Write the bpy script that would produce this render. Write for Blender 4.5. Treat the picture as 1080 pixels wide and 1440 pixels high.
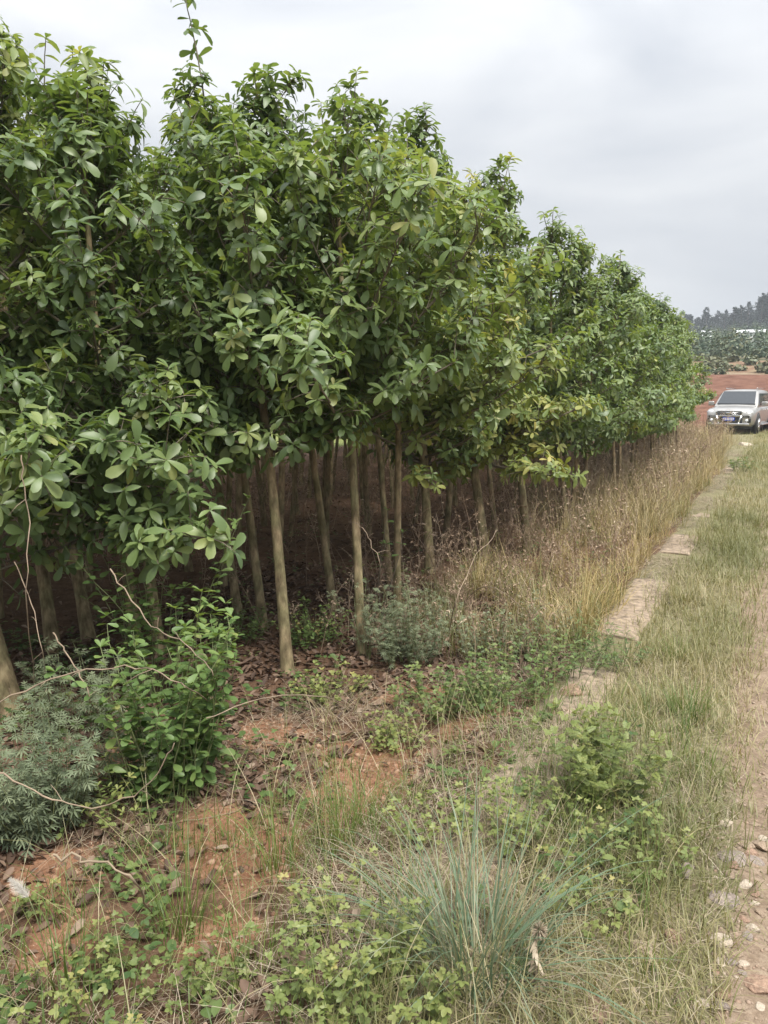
import bpy, bmesh, math, random
import numpy as np
from mathutils import Vector, Matrix, noise as mnoise

for o in list(bpy.data.objects):
    bpy.data.objects.remove(o, do_unlink=True)
SC = bpy.context.scene
COL = SC.collection
random.seed(7)
RNG = np.random.default_rng(7)
PI = math.pi

# ------------------------------------------------------------------ camera
CAM_H = 1.6
PITCH = math.radians(8.84)
YAW = math.radians(27.13)
camd = bpy.data.cameras.new('camera')
cam = bpy.data.objects.new('camera', camd)
COL.objects.link(cam)
SC.camera = cam
camd.sensor_fit = 'VERTICAL'
camd.sensor_height = 36.0
camd.lens = 27.0
camd.clip_start = 0.05
camd.clip_end = 5000
FWD = Vector((-math.sin(YAW) * math.cos(PITCH), math.cos(YAW) * math.cos(PITCH), -math.sin(PITCH)))
RGT = Vector((math.cos(YAW), math.sin(YAW), 0))
UPV = RGT.cross(FWD)
CAMP = Vector((0, 0, CAM_H))
cam.location = CAMP
cam.rotation_euler = FWD.to_track_quat('-Z', 'Y').to_euler()

# ------------------------------------------------------------------ sky, sun, exposure
SUN_EL, SUN_AZ = math.radians(62), math.radians(125)     # azimuth measured from +Y towards +X
W = bpy.data.worlds.new('World')
SC.world = W
W.use_nodes = True
nt = W.node_tree
nt.nodes.clear()
out = nt.nodes.new('ShaderNodeOutputWorld')
bg = nt.nodes.new('ShaderNodeBackground')
sky = nt.nodes.new('ShaderNodeTexSky')
sky.sky_type = 'NISHITA'
sky.sun_disc = False
sky.sun_elevation = SUN_EL
sky.sun_rotation = SUN_AZ
sky.dust_density = 4
skys = nt.nodes.new('ShaderNodeVectorMath'); skys.operation = 'SCALE'
skys.inputs['Scale'].default_value = 0.1
nt.links.new(sky.outputs[0], skys.inputs[0])
tc = nt.nodes.new('ShaderNodeTexCoord')
mp = nt.nodes.new('ShaderNodeMapping'); mp.inputs['Scale'].default_value = (1, 1, 2.6)
nt.links.new(tc.outputs['Generated'], mp.inputs[0])
nz = nt.nodes.new('ShaderNodeTexNoise')
nz.inputs['Scale'].default_value = 2.6; nz.inputs['Detail'].default_value = 5
nz.inputs['Roughness'].default_value = 0.5; nz.inputs['Distortion'].default_value = 0.4
nt.links.new(mp.outputs[0], nz.inputs['Vector'])
cr = nt.nodes.new('ShaderNodeValToRGB')
cr.color_ramp.elements[0].position = 0.36; cr.color_ramp.elements[0].color = (0.515, 0.54, 0.58, 1)
cr.color_ramp.elements[1].position = 0.66; cr.color_ramp.elements[1].color = (0.72, 0.73, 0.74, 1)
nt.links.new(nz.outputs['Fac'], cr.inputs[0])
sep = nt.nodes.new('ShaderNodeSeparateXYZ')
nt.links.new(tc.outputs['Generated'], sep.inputs[0])
gr = nt.nodes.new('ShaderNodeMapRange')                # an overcast sky brightens towards the zenith
gr.inputs['From Min'].default_value = 0.0; gr.inputs['From Max'].default_value = 1.0
gr.inputs['To Min'].default_value = 0.61; gr.inputs['To Max'].default_value = 2.3
sq = nt.nodes.new('ShaderNodeMath'); sq.operation = 'POWER'; sq.inputs[1].default_value = 2.1; sq.use_clamp = True
nt.links.new(sep.outputs['Z'], sq.inputs[0]); nt.links.new(sq.outputs[0], gr.inputs['Value'])
cs = nt.nodes.new('ShaderNodeVectorMath'); cs.operation = 'SCALE'
nt.links.new(cr.outputs[0], cs.inputs[0]); nt.links.new(gr.outputs[0], cs.inputs['Scale'])
mx = nt.nodes.new('ShaderNodeMix'); mx.data_type = 'RGBA'
mx.inputs['Factor'].default_value = 0.93
nt.links.new(skys.outputs[0], mx.inputs['A']); nt.links.new(cs.outputs[0], mx.inputs['B'])
nt.links.new(mx.outputs['Result'], bg.inputs['Color'])
bg.inputs['Strength'].default_value = 1.0
nt.links.new(bg.outputs[0], out.inputs['Surface'])

sd = bpy.data.lights.new('sun', 'SUN')
sd.energy = 3.0
sd.angle = math.radians(25)
sd.color = (1.0, 0.96, 0.9)
sun = bpy.data.objects.new('sun', sd)
COL.objects.link(sun)
sdir = Vector((math.sin(SUN_AZ) * math.cos(SUN_EL), math.cos(SUN_AZ) * math.cos(SUN_EL), math.sin(SUN_EL)))
sun.rotation_euler = (-sdir).to_track_quat('-Z', 'Y').to_euler()
sun.location = (0, 0, 60)

SC.view_settings.view_transform = 'Standard'
SC.view_settings.look = 'None'
SC.view_settings.exposure = 0.88
SC.view_settings.gamma = 1.0
SC.view_settings.use_curve_mapping = False
SC.render.engine = 'CYCLES'
SC.cycles.max_bounces = 5
SC.cycles.diffuse_bounces = 2
SC.cycles.glossy_bounces = 2
SC.cycles.transmission_bounces = 3
SC.cycles.volume_bounces = 0

# ------------------------------------------------------------------ helpers
def tag(o, label=None, cat=None, group=None, kind=None):
    if label: o['label'] = label
    if cat: o['category'] = cat
    if group: o['group'] = group
    if kind: o['kind'] = kind
    return o

def link(name, data, parent=None, mat=None):
    o = bpy.data.objects.new(name, data)
    COL.objects.link(o)
    if parent is not None:
        o.parent = parent
    if mat is not None and data is not None and not data.materials:
        data.materials.append(mat)
    return o

def thing(name, label, cat, loc=(0, 0, 0), rz=0.0, group=None):
    o = link(name, None)
    o.empty_display_size = 0.2
    o.location = loc
    o.rotation_euler = (0, 0, rz)
    return tag(o, label, cat, group)

def mesh_np(name, V, T, rnd=None, smooth=True):
    """triangle mesh from numpy arrays with a per-vertex float attribute 'rnd'"""
    me = bpy.data.meshes.new(name)
    V = np.asarray(V, np.float32); T = np.asarray(T, np.int32)
    me.vertices.add(len(V)); me.vertices.foreach_set('co', V.ravel())
    me.loops.add(len(T) * 3); me.loops.foreach_set('vertex_index', T.ravel())
    me.polygons.add(len(T))
    me.polygons.foreach_set('loop_start', np.arange(0, len(T) * 3, 3, dtype=np.int32))
    me.polygons.foreach_set('loop_total', np.full(len(T), 3, np.int32))
    if smooth:
        me.polygons.foreach_set('use_smooth', np.ones(len(T), bool))
    if rnd is not None:
        a = me.attributes.new('rnd', 'FLOAT', 'POINT')
        a.data.foreach_set('value', np.asarray(rnd, np.float32))
    me.update(calc_edges=True)
    me.validate()
    return me

class Acc:
    """collects copies of templates and tubes into one mesh"""
    def __init__(s): s.V = []; s.T = []; s.R = []; s.n = 0
    def raw(s, V, T, r):
        V = np.asarray(V, np.float32); T = np.asarray(T, np.int32)
        s.V.append(V); s.T.append(T + s.n); s.R.append(np.full(len(V), r, np.float32) if np.isscalar(r) else np.asarray(r, np.float32)); s.n += len(V)
    def copies(s, tpl, M, rnd):
        """tpl=(V,T); M (k,3,4) arrays; rnd (k,)"""
        if len(M) == 0: return
        V, T = tpl
        M = np.asarray(M, np.float32)
        k, nv = len(M), len(V)
        P = np.einsum('kij,vj->kvi', M[:, :, :3], V) + M[:, None, :, 3]
        s.V.append(P.reshape(-1, 3).astype(np.float32))
        TT = T[None] + (np.arange(k) * nv)[:, None, None] + s.n
        s.T.append(TT.reshape(-1, 3).astype(np.int32))
        s.R.append(np.repeat(np.asarray(rnd, np.float32), nv)); s.n += k * nv
    def tube(s, pts, radii, sides=6, r=0.5, cap=True):
        pts = [Vector(p) for p in pts]
        n = len(pts); V = []; T = []
        ref = None
        for i, p in enumerate(pts):
            d = (pts[min(i + 1, n - 1)] - pts[max(i - 1, 0)])
            if d.length < 1e-9: d = Vector((0, 0, 1))
            d.normalize()
            if ref is None:
                ref = Vector((1, 0, 0)) if abs(d.x) < 0.8 else Vector((0, 1, 0))
            a = (ref - d * ref.dot(d)).normalized(); b = d.cross(a); ref = a
            for k in range(sides):
                t = 2 * PI * k / sides
                V.append(p + (a * math.cos(t) + b * math.sin(t)) * radii[i])
        for i in range(n - 1):
            for k in range(sides):
                a0 = i * sides + k; a1 = i * sides + (k + 1) % sides
                T.append((a0, a1, a1 + sides)); T.append((a0, a1 + sides, a0 + sides))
        if cap:
            V.append(pts[-1]); c = len(V) - 1
            for k in range(sides): T.append(((n - 1) * sides + k, (n - 1) * sides + (k + 1) % sides, c))
        s.raw([tuple(v) for v in V], T, r)
    def mesh(s, name, smooth=True):
        return mesh_np(name, np.concatenate(s.V), np.concatenate(s.T), np.concatenate(s.R), smooth)

def frame(p, d, nrm, sx, sy=None, sz=None):
    """3x4 matrix: local Y along d, local Z towards nrm, scaled"""
    d = d.normalized()
    z = nrm - d * nrm.dot(d)
    if z.length < 1e-4: z = d.orthogonal()
    z.normalize(); x = d.cross(z)
    sy = sx if sy is None else sy; sz = sx if sz is None else sz
    return [[x.x * sx, d.x * sy, z.x * sz, p[0]], [x.y * sx, d.y * sy, z.y * sz, p[1]], [x.z * sx, d.z * sy, z.z * sz, p[2]]]

def m4(M):
    return Matrix([list(M[0]), list(M[1]), list(M[2]), [0, 0, 0, 1]])

def rotz(x, y, s=1.0, z=0.0, a=None, tilt=0.0):
    """random heading, optional tilt matrix 3x4 around vertical"""
    a = random.uniform(0, 2 * PI) if a is None else a
    R = Matrix.Rotation(a, 3, 'Z') @ Matrix.Rotation(tilt, 3, 'X')
    return [[R[i][j] * s for j in range(3)] + [(x, y, z)[i]] for i in range(3)]

# ---- templates: (V,T) with length 1 along +Y, face up +Z
def leaf_tpl(widths, ts, width, droop=0.18, fold=0.12, wave=0.0):
    """leaf outline from midrib stations ts and half-widths; base and tip are points"""
    V = [(0, 0, 0)]; T = []
    prof = lambda t: -droop * t * t
    rows = []
    for w, t in zip(widths, ts):
        hw = w * width / 2
        i = len(V)
        V += [(-hw, t, prof(t) + fold * hw + wave), (0, t, prof(t)), (hw, t, prof(t) + fold * hw - wave)]
        rows.append((i, i + 1, i + 2))
    tip = len(V); V.append((0, 1, prof(1)))
    r = rows[0]
    T += [(0, r[1], r[0]), (0, r[2], r[1])]
    for a, b in zip(rows, rows[1:]):
        T += [(a[0], a[1], b[1]), (a[0], b[1], b[0]), (a[1], a[2], b[2]), (a[1], b[2], b[1])]
    r = rows[-1]
    T += [(r[0], r[1], tip), (r[1], r[2], tip)]
    return np.array(V, np.float32), np.array(T, np.int32)

LEAF = [leaf_tpl((.30, .68, .98, .80), (.14, .40, .68, .90), .46, .22, .25, .01),
        leaf_tpl((.34, .75, 1.0, .74), (.14, .40, .66, .90), .44, .08, .35, -.012),
        leaf_tpl((.30, .70, 1.0, .78), (.15, .42, .70, .91), .48, .38, .18, .015),
        leaf_tpl((.42, .85, 1.0, .62), (.15, .40, .62, .86), .36, .30, .45, .02),
        leaf_tpl((.35, .80, 1.0, .58), (.15, .40, .62, .86), .41, .55, .30, -.03)]
LITTER = [leaf_tpl((.7, 1.0, .7), (.22, .55, .82), .46, -.35, .8, .03), leaf_tpl((.7, 1.0, .65), (.22, .55, .82), .40, .4, .5, -.04)]
OVAL = leaf_tpl((.75, 1.0, .7), (.25, .52, .8), .62, .12, .2)
NARROW = leaf_tpl((.8, 1.0, .6), (.25, .5, .8), .2, .25, .3)

def merge_tpl(items):
    V = []; T = []; n = 0
    for (v, t), M in items:
        M = np.asarray(M, np.float32)
        V.append(v @ M[:, :3].T + M[:, 3]); T.append(t + n); n += len(v)
    return np.concatenate(V), np.concatenate(T)

def compound(spec):
    """spec: list of (x, y, angle, length, template)"""
    it = []
    for x, y, a, L, tp in spec:
        d = Vector((math.sin(a), math.cos(a), random.uniform(-.15, .1)))
        it.append((tp, frame((x, y, 0), d, Vector((0, 0, 1)), L)))
    return merge_tpl(it)

TRIFOL = compound([(0, .45, 0, .62, OVAL), (0, .42, 1.15, .52, OVAL), (0, .42, -1.15, .52, OVAL)])
MUGW = compound([(0, .55, 0, .5, NARROW), (0, .5, .7, .48, NARROW), (0, .5, -.7, .48, NARROW), (0, .3, .95, .42, NARROW),
                 (0, .3, -.95, .42, NARROW), (0, .12, 1.2, .3, NARROW), (0, .12, -1.2, .3, NARROW), (0, 0, 0, .7, leaf_tpl((1, 1), (.3, .7), .06, 0, 0))])
PINNATE = compound([(0, .15 * k, s * 1.1, .34 - .02 * k, OVAL) for k in range(1, 6) for s in (-1, 1)] + [(0, .8, 0, .3, OVAL)])

def blade_tpl(bend, segs=5, curl=0.0):
    """unit-height grass blade, bending towards +X, half width 0.5 at the base (scaled by caller in local Y)"""
    V = []; T = []
    x = z = 0.0
    for i in range(segs + 1):
        t = i / segs
        w = 0.5 * (1 - t) ** 0.6 if i < segs else 0.0
        ang = bend * t + curl * t * t
        if i: x += math.sin(ang) / segs; z += math.cos(ang) / segs
        if i < segs: V += [(x, -w, z), (x, w, z)]
        else: V.append((x, 0, z))
    for i in range(segs - 1):
        a = 2 * i
        T += [(a, a + 1, a + 3), (a, a + 3, a + 2)]
    T.append((2 * segs - 2, 2 * segs - 1, 2 * segs))
    return np.array(V, np.float32), np.array(T, np.int32)
BLADES = [blade_tpl(.25), blade_tpl(.6), blade_tpl(.5, 6, .8), blade_tpl(.9, 6, .6), blade_tpl(.3, 6, 1.6), blade_tpl(.1)]
STRAW = [blade_tpl(.2, 4), blade_tpl(.5, 4, .3)]

def blade_M(x, y, z, h, w, a, tilt):
    R = Matrix.Rotation(a, 3, 'Z') @ Matrix.Rotation(tilt, 3, 'Y')
    S = (h, w, h)
    return [[R[i][j] * S[j] for j in range(3)] + [(x, y, z)[i]] for i in range(3)]

# ------------------------------------------------------------------ materials
def nodes_of(name):
    m = bpy.data.materials.new(name); m.use_nodes = True
    n = m.node_tree; n.nodes.clear()
    return m, n, n.nodes.new('ShaderNodeOutputMaterial')

def ramp(n, stops, src=None):
    r = n.nodes.new('ShaderNodeValToRGB')
    el = r.color_ramp.elements
    el[0].position, el[0].color = stops[0][0], (*stops[0][1], 1)
    el[1].position, el[1].color = stops[-1][0], (*stops[-1][1], 1)
    for p, c in stops[1:-1]:
        e = el.new(p); e.color = (*c, 1)
    if src is not None: n.links.new(src, r.inputs[0])
    return r

def noise_n(n, scale, detail=4, rough=.55, vec=None, dist=0.0):
    t = n.nodes.new('ShaderNodeTexNoise')
    t.inputs['Scale'].default_value = scale; t.inputs['Detail'].default_value = detail
    t.inputs['Roughness'].default_value = rough; t.inputs['Distortion'].default_value = dist
    if vec is not None: n.links.new(vec, t.inputs['Vector'])
    return t

def leaf_mat(name, stops, rough=.45, transl=.34, tint=(1.25, 1.2, .5), spec=.4, objvar=0.25):
    m, n, o = nodes_of(name)
    at = n.nodes.new('ShaderNodeAttribute'); at.attribute_name = 'rnd'
    oi = n.nodes.new('ShaderNodeObjectInfo')
    tcn = n.nodes.new('ShaderNodeTexCoord')
    nn = noise_n(n, 9, 3, .5, tcn.outputs['Object'])
    a1 = n.nodes.new('ShaderNodeMath'); a1.operation = 'MULTIPLY_ADD'
    n.links.new(oi.outputs['Random'], a1.inputs[0]); a1.inputs[1].default_value = objvar; a1.inputs[2].default_value = -objvar / 2
    a2 = n.nodes.new('ShaderNodeMath'); a2.operation = 'ADD'
    n.links.new(at.outputs['Fac'], a2.inputs[0]); n.links.new(a1.outputs[0], a2.inputs[1])
    a3 = n.nodes.new('ShaderNodeMath'); a3.operation = 'MULTIPLY_ADD'
    n.links.new(nn.outputs['Fac'], a3.inputs[0]); a3.inputs[1].default_value = .24; 
    a4 = n.nodes.new('ShaderNodeMath'); a4.operation = 'SUBTRACT'
    n.links.new(a2.outputs[0], a4.inputs[0]); a4.inputs[1].default_value = .12
    n.links.new(a4.outputs[0], a3.inputs[2]); a3.use_clamp = True
    r = ramp(n, stops, a3.outputs[0])
    p = n.nodes.new('ShaderNodeBsdfPrincipled')
    p.inputs['Roughness'].default_value = rough
    p.inputs['Specular IOR Level'].default_value = spec
    n.links.new(r.outputs[0], p.inputs['Base Color'])
    last = p.outputs[0]
    if transl > 0:
        t = n.nodes.new('ShaderNodeBsdfTranslucent')
        mu = n.nodes.new('ShaderNodeMix'); mu.data_type = 'RGBA'; mu.blend_type = 'MULTIPLY'
        mu.inputs['Factor'].default_value = 1
        n.links.new(r.outputs[0], mu.inputs['A']); mu.inputs['B'].default_value = (*tint, 1)
        n.links.new(mu.outputs['Result'], t.inputs['Color'])
        ms = n.nodes.new('ShaderNodeMixShader'); ms.inputs[0].default_value = transl
        n.links.new(last, ms.inputs[1]); n.links.new(t.outputs[0], ms.inputs[2]); last = ms.outputs[0]
    n.links.new(last, o.inputs['Surface'])
    return m

def solid_mat(name, col, rough=.6, metal=0.0, var=.25, scale=12, spec=.5, bump=0.0):
    m, n, o = nodes_of(name)
    tcn = n.nodes.new('ShaderNodeTexCoord')
    nn = noise_n(n, scale, 5, .6, tcn.outputs['Object'])
    c0 = tuple(max(0, c * (1 - var)) for c in col); c1 = tuple(min(1, c * (1 + var)) for c in col)
    r = ramp(n, [(.3, c0), (.7, c1)], nn.outputs['Fac'])
    p = n.nodes.new('ShaderNodeBsdfPrincipled')
    p.inputs['Roughness'].default_value = rough; p.inputs['Metallic'].default_value = metal
    p.inputs['Specular IOR Level'].default_value = spec
    n.links.new(r.outputs[0], p.inputs['Base Color'])
    if bump:
        b = n.nodes.new('ShaderNodeBump'); b.inputs['Strength'].default_value = bump; b.inputs['Distance'].default_value = .02
        n.links.new(nn.outputs['Fac'], b.inputs['Height']); n.links.new(b.outputs[0], p.inputs['Normal'])
    n.links.new(p.outputs[0], o.inputs['Surface'])
    return m

M = {}
M['leaf'] = leaf_mat('tree_leaf', [(0, (.085, .135, .053)), (.45, (.165, .235, .082)), (.8, (.25, .305, .11)), (1, (.35, .355, .13))], rough=.42, transl=.38, spec=.55, objvar=.35)
M['leaf_yellow'] = leaf_mat('yellowing_leaf', [(0, (.11, .165, .05)), (.45, (.195, .24, .07)), (.8, (.30, .31, .09)), (1, (.42, .37, .12))])
M['shrub'] = leaf_mat('shrub_leaf', [(0, (.07, .13, .04)), (.5, (.14, .22, .07)), (.85, (.22, .29, .09)), (1, (.30, .24, .10))])
M['mugwort'] = leaf_mat('mugwort_leaf', [(0, (.09, .12, .07)), (.5, (.155, .19, .11)), (1, (.24, .27, .16))], rough=.65, transl=.2)
M['weed'] = leaf_mat('weed_leaf', [(0, (.06, .11, .035)), (.5, (.12, .18, .06)), (1, (.22, .26, .09))])
M['yweed'] = leaf_mat('yellow_green_weed', [(0, (.11, .15, .045)), (.5, (.19, .235, .075)), (.9, (.28, .30, .10)), (1, (.38, .34, .13))])
M['bluegrass'] = leaf_mat('blue_green_blade', [(0, (.09, .14, .085)), (.5, (.15, .215, .13)), (.85, (.22, .27, .18)), (1, (.33, .29, .18))], rough=.5, transl=.25, tint=(1.05, 1.1, .8))
M['greengrass'] = leaf_mat('green_blade', [(0, (.06, .11, .025)), (.5, (.13, .19, .045)), (.85, (.20, .23, .07)), (1, (.32, .26, .12))], transl=.3)
M['verge'] = leaf_mat('verge_blade', [(0, (.13, .14, .055)), (.4, (.21, .21, .088)), (.7, (.30, .27, .14)), (1, (.42, .35, .22))], transl=.25)
M['gold'] = leaf_mat('golden_blade', [(0, (.17, .18, .06)), (.35, (.33, .28, .11)), (.7, (.47, .36, .17)), (1, (.55, .44, .28))], rough=.6, transl=.25, tint=(1.1, 1, .6))
M['straw'] = leaf_mat('dead_straw', [(0, (.15, .11, .075)), (.5, (.30, .235, .16)), (1, (.47, .40, .30))], rough=.75, transl=.1, tint=(1, 1, .8))
M['deadweed'] = leaf_mat('dead_weed', [(0, (.17, .11, .075)), (.5, (.33, .235, .16)), (1, (.49, .40, .29))], rough=.8, transl=.1, tint=(1, .9, .8))
M['tan'] = leaf_mat('tan_dead_grass', [(0, (.15, .15, .06)), (.4, (.31, .255, .12)), (.75, (.43, .33, .175)), (1, (.50, .42, .28))], rough=.75, transl=.15, tint=(1, 1, .8))
M['litter'] = leaf_mat('dead_leaf', [(0, (.065, .04, .028)), (.5, (.15, .095, .064)), (.85, (.24, .165, .115)), (1, (.36, .28, .21))], rough=.75, transl=.08, tint=(1, .8, .6))
M['scrub'] = leaf_mat('scrub_leaf', [(0, (.03, .055, .028)), (.5, (.065, .10, .045)), (1, (.15, .15, .075))], transl=.1)
M['pine'] = leaf_mat('pine_needles', [(0, (.012, .024, .018)), (.6, (.024, .042, .026)), (1, (.04, .06, .034))], transl=.05)
M['fluff'] = leaf_mat('seed_fluff', [(0, (.6, .56, .5)), (1, (.8, .77, .72))], rough=.9, transl=.3, tint=(1, 1, 1))
M['stem'] = solid_mat('green_stem', (.13, .15, .06), .6, var=.35)
M['twig'] = solid_mat('dry_twig', (.24, .18, .125), .8, var=.35)
M['limb'] = solid_mat('limb_bark', (.15, .125, .09), .8, var=.35)

def bark_mat():
    m, n, o = nodes_of('trunk_bark')
    tcn = n.nodes.new('ShaderNodeTexCoord')
    mpn = n.nodes.new('ShaderNodeMapping'); mpn.inputs['Scale'].default_value = (1, 1, .35)
    n.links.new(tcn.outputs['Object'], mpn.inputs[0])
    n1 = noise_n(n, 22, 6, .65, mpn.outputs[0]); n2 = noise_n(n, 4, 3, .5, tcn.outputs['Object'])
    r1 = ramp(n, [(.3, (.10, .075, .048)), (.5, (.25, .20, .135)), (.62, (.36, .295, .20)), (.78, (.47, .41, .31))], n1.outputs['Fac'])
    r2 = ramp(n, [(.4, (.75, .8, .62)), (.62, (1.15, 1.05, .95))], n2.outputs['Fac'])
    mu = n.nodes.new('ShaderNodeMix'); mu.data_type = 'RGBA'; mu.blend_type = 'MULTIPLY'; mu.inputs['Factor'].default_value = 1
    n.links.new(r1.outputs[0], mu.inputs['A']); n.links.new(r2.outputs[0], mu.inputs['B'])
    p = n.nodes.new('ShaderNodeBsdfPrincipled'); p.inputs['Roughness'].default_value = .85
    p.inputs['Specular IOR Level'].default_value = .25
    n.links.new(mu.outputs['Result'], p.inputs['Base Color'])
    b = n.nodes.new('ShaderNodeBump'); b.inputs['Strength'].default_value = .7; b.inputs['Distance'].default_value = .01
    n.links.new(n1.outputs['Fac'], b.inputs['Height']); n.links.new(b.outputs[0], p.inputs['Normal'])
    n.links.new(p.outputs[0], o.inputs['Surface'])
    return m
M['bark'] = bark_mat()

def ground_mat():
    m, n, o = nodes_of('ground_soil')
    tcn = n.nodes.new('ShaderNodeTexCoord'); vec = tcn.outputs['Object']
    nb = noise_n(n, 1.3, 4, .6, vec); nm = noise_n(n, 9, 6, .65, vec); nf = noise_n(n, 60, 6, .7, vec)
    nfar = noise_n(n, .12, 5, .6, vec)
    mixf = n.nodes.new('ShaderNodeMath'); mixf.operation = 'MULTIPLY_ADD'
    n.links.new(nf.outputs['Fac'], mixf.inputs[0]); mixf.inputs[1].default_value = .5
    hm = n.nodes.new('ShaderNodeMath'); hm.operation = 'MULTIPLY'; hm.inputs[1].default_value = .5
    n.links.new(nm.outputs['Fac'], hm.inputs[0]); n.links.new(hm.outputs[0], mixf.inputs[2])
    grain = mixf.outputs[0]
    litter = ramp(n, [(.34, (.058, .034, .022)), (.5, (.125, .073, .045)), (.66, (.22, .14, .092))], grain)
    orange = ramp(n, [(.34, (.14, .066, .036)), (.5, (.25, .13, .075)), (.66, (.36, .215, .135))], grain)
    road = ramp(n, [(.34, (.15, .108, .075)), (.5, (.25, .185, .13)), (.66, (.37, .29, .215))], grain)
    verge = ramp(n, [(.34, (.11, .105, .05)), (.5, (.19, .17, .095)), (.66, (.30, .255, .165))], grain)
    red = ramp(n, [(.3, (.095, .043, .027)), (.5, (.14, .066, .042)), (.7, (.19, .10, .066))], nb.outputs['Fac'])
    hill = ramp(n, [(.3, (.045, .07, .035)), (.5, (.085, .11, .055)), (.7, (.16, .14, .085))], nfar.outputs['Fac'])
    pale = ramp(n, [(.3, (.17, .12, .075)), (.7, (.27, .21, .14))], nb.outputs['Fac'])
    brown = ramp(n, [(.3, (.12, .075, .045)), (.5, (.20, .125, .08)), (.7, (.21, .18, .10))], nb.outputs['Fac'])
    field = ramp(n, [(.3, (.10, .14, .04)), (.7, (.22, .23, .08))], nb.outputs['Fac'])
    cur = litter.outputs[0]
    def over(cur, name, col, noisy):
        at = n.nodes.new('ShaderNodeAttribute'); at.attribute_name = name
        fac = at.outputs['Fac']
        if noisy:
            a = n.nodes.new('ShaderNodeMath'); a.operation = 'MULTIPLY_ADD'      # ragged edge
            n.links.new(nm.outputs['Fac'], a.inputs[0]); a.inputs[1].default_value = noisy; 
            b = n.nodes.new('ShaderNodeMath'); b.operation = 'SUBTRACT'; n.links.new(fac, b.inputs[0]); b.inputs[1].default_value = noisy / 2
            n.links.new(b.outputs[0], a.inputs[2])
            c = n.nodes.new('ShaderNodeMapRange'); c.interpolation_type = 'SMOOTHSTEP'
            c.inputs['From Min'].default_value = .35; c.inputs['From Max'].default_value = .65
            n.links.new(a.outputs[0], c.inputs['Value']); fac = c.outputs[0]
        x = n.nodes.new('ShaderNodeMix'); x.data_type = 'RGBA'
        n.links.new(fac, x.inputs['Factor']); n.links.new(cur, x.inputs['A']); n.links.new(col.outputs[0], x.inputs['B'])
        return x.outputs['Result']
    for nme, colr, nz_ in (('orange', orange, .9), ('verge', verge, .8), ('dirt', road, .8), ('field', field, .3), ('red', red, .2), ('pale', pale, .4), ('brown', brown, .3), ('hill', hill, .2)):
        cur = over(cur, nme, colr, nz_)
    p = n.nodes.new('ShaderNodeBsdfPrincipled'); p.inputs['Roughness'].default_value = .95
    p.inputs['Specular IOR Level'].default_value = .15
    n.links.new(cur, p.inputs['Base Color'])
    bp = n.nodes.new('ShaderNodeBump'); bp.inputs['Strength'].default_value = .9; bp.inputs['Distance'].default_value = .03
    n.links.new(grain, bp.inputs['Height']); n.links.new(bp.outputs[0], p.inputs['Normal'])
    n.links.new(p.outputs[0], o.inputs['Surface'])
    return m
M['ground'] = ground_mat()
M['concrete'] = solid_mat('weathered_concrete', (.27, .21, .155), .92, var=.5, scale=18, spec=.2, bump=.25)

# ------------------------------------------------------------------ terrain
def sstep(a, b, x):
    t = np.clip((x - a) / (b - a), 0, 1); return t * t * (3 - 2 * t)
HY = [-3000, 36, 42, 60, 64, 70, 76, 110, 170, 260, 320, 520, 1500, 4000]
HZ = [0, 0, .5, 2.8, 2.9, 3.9, 4.2, 6.6, 11.0, 18.2, 19, 14, 4, 0]
def n2(x, y, s, seed=0.0):
    return mnoise.noise(Vector((x * s + seed, y * s - seed, seed * .37)))
def height(x, y):
    z = -0.17 * float(sstep(-1.02, -1.5, x)) * (1 - float(sstep(19, 28, y)))                       # the plantation lies a little below the track
    z += -0.03 * math.exp(-((x - .35) / .3) ** 2) - .03 * math.exp(-((x - 1.8) / .3) ** 2)
    far = float(np.interp(y, HY, HZ))
    if y > 40: far += float(sstep(40, 120, y)) * (n2(x, y, .02, 3) * 1.6 + n2(x, y, .006, 9) * 1 * float(sstep(80, 250, y)))
    if y > 90: far += 1.2 * float(sstep(90, 240, y)) * float(sstep(-16, 0, x))
    near = 1.0 - float(sstep(12, 30, y))
    z += (n2(x, y, .7, 1) * .035 + n2(x, y, 2.6, 5) * .012 * (.4 + near)) * (1 if x < -1 or x > -.3 else .5)
    if x < -1.2 and y < 12:
        z += .05 * math.exp(-((x + 1.75) ** 2 + (y - 2.6) ** 2) / .35) + .03 * max(0, n2(x, y, 1.5, 11))
    return z + far

def ray(px, py):
    return FWD + RGT * ((px - 540) / 1080.0) - UPV * ((py - 720) / 1080.0)
def gp(px, py):
    """where a line of sight meets the terrain"""
    d = ray(px, py); t = .5; step = .02
    while t < 400:
        p = CAMP + d * t
        if p.z <= height(p.x, p.y): return Vector((p.x, p.y, height(p.x, p.y)))
        t += step; step *= 1.01
    return CAMP + d * 30
def at_depth(px, py, w):
    return CAMP + ray(px, py) * w
def depth_of(p):
    return (Vector(p) - CAMP).dot(FWD)
def proj(p):
    v = Vector(p) - CAMP; w = v.dot(FWD)
    return 540 + 1080 * v.dot(RGT) / w, 720 - 1080 * v.dot(UPV) / w, w
def gz(x, y, dz=0.0): return Vector((x, y, height(x, y) + dz))

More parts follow.
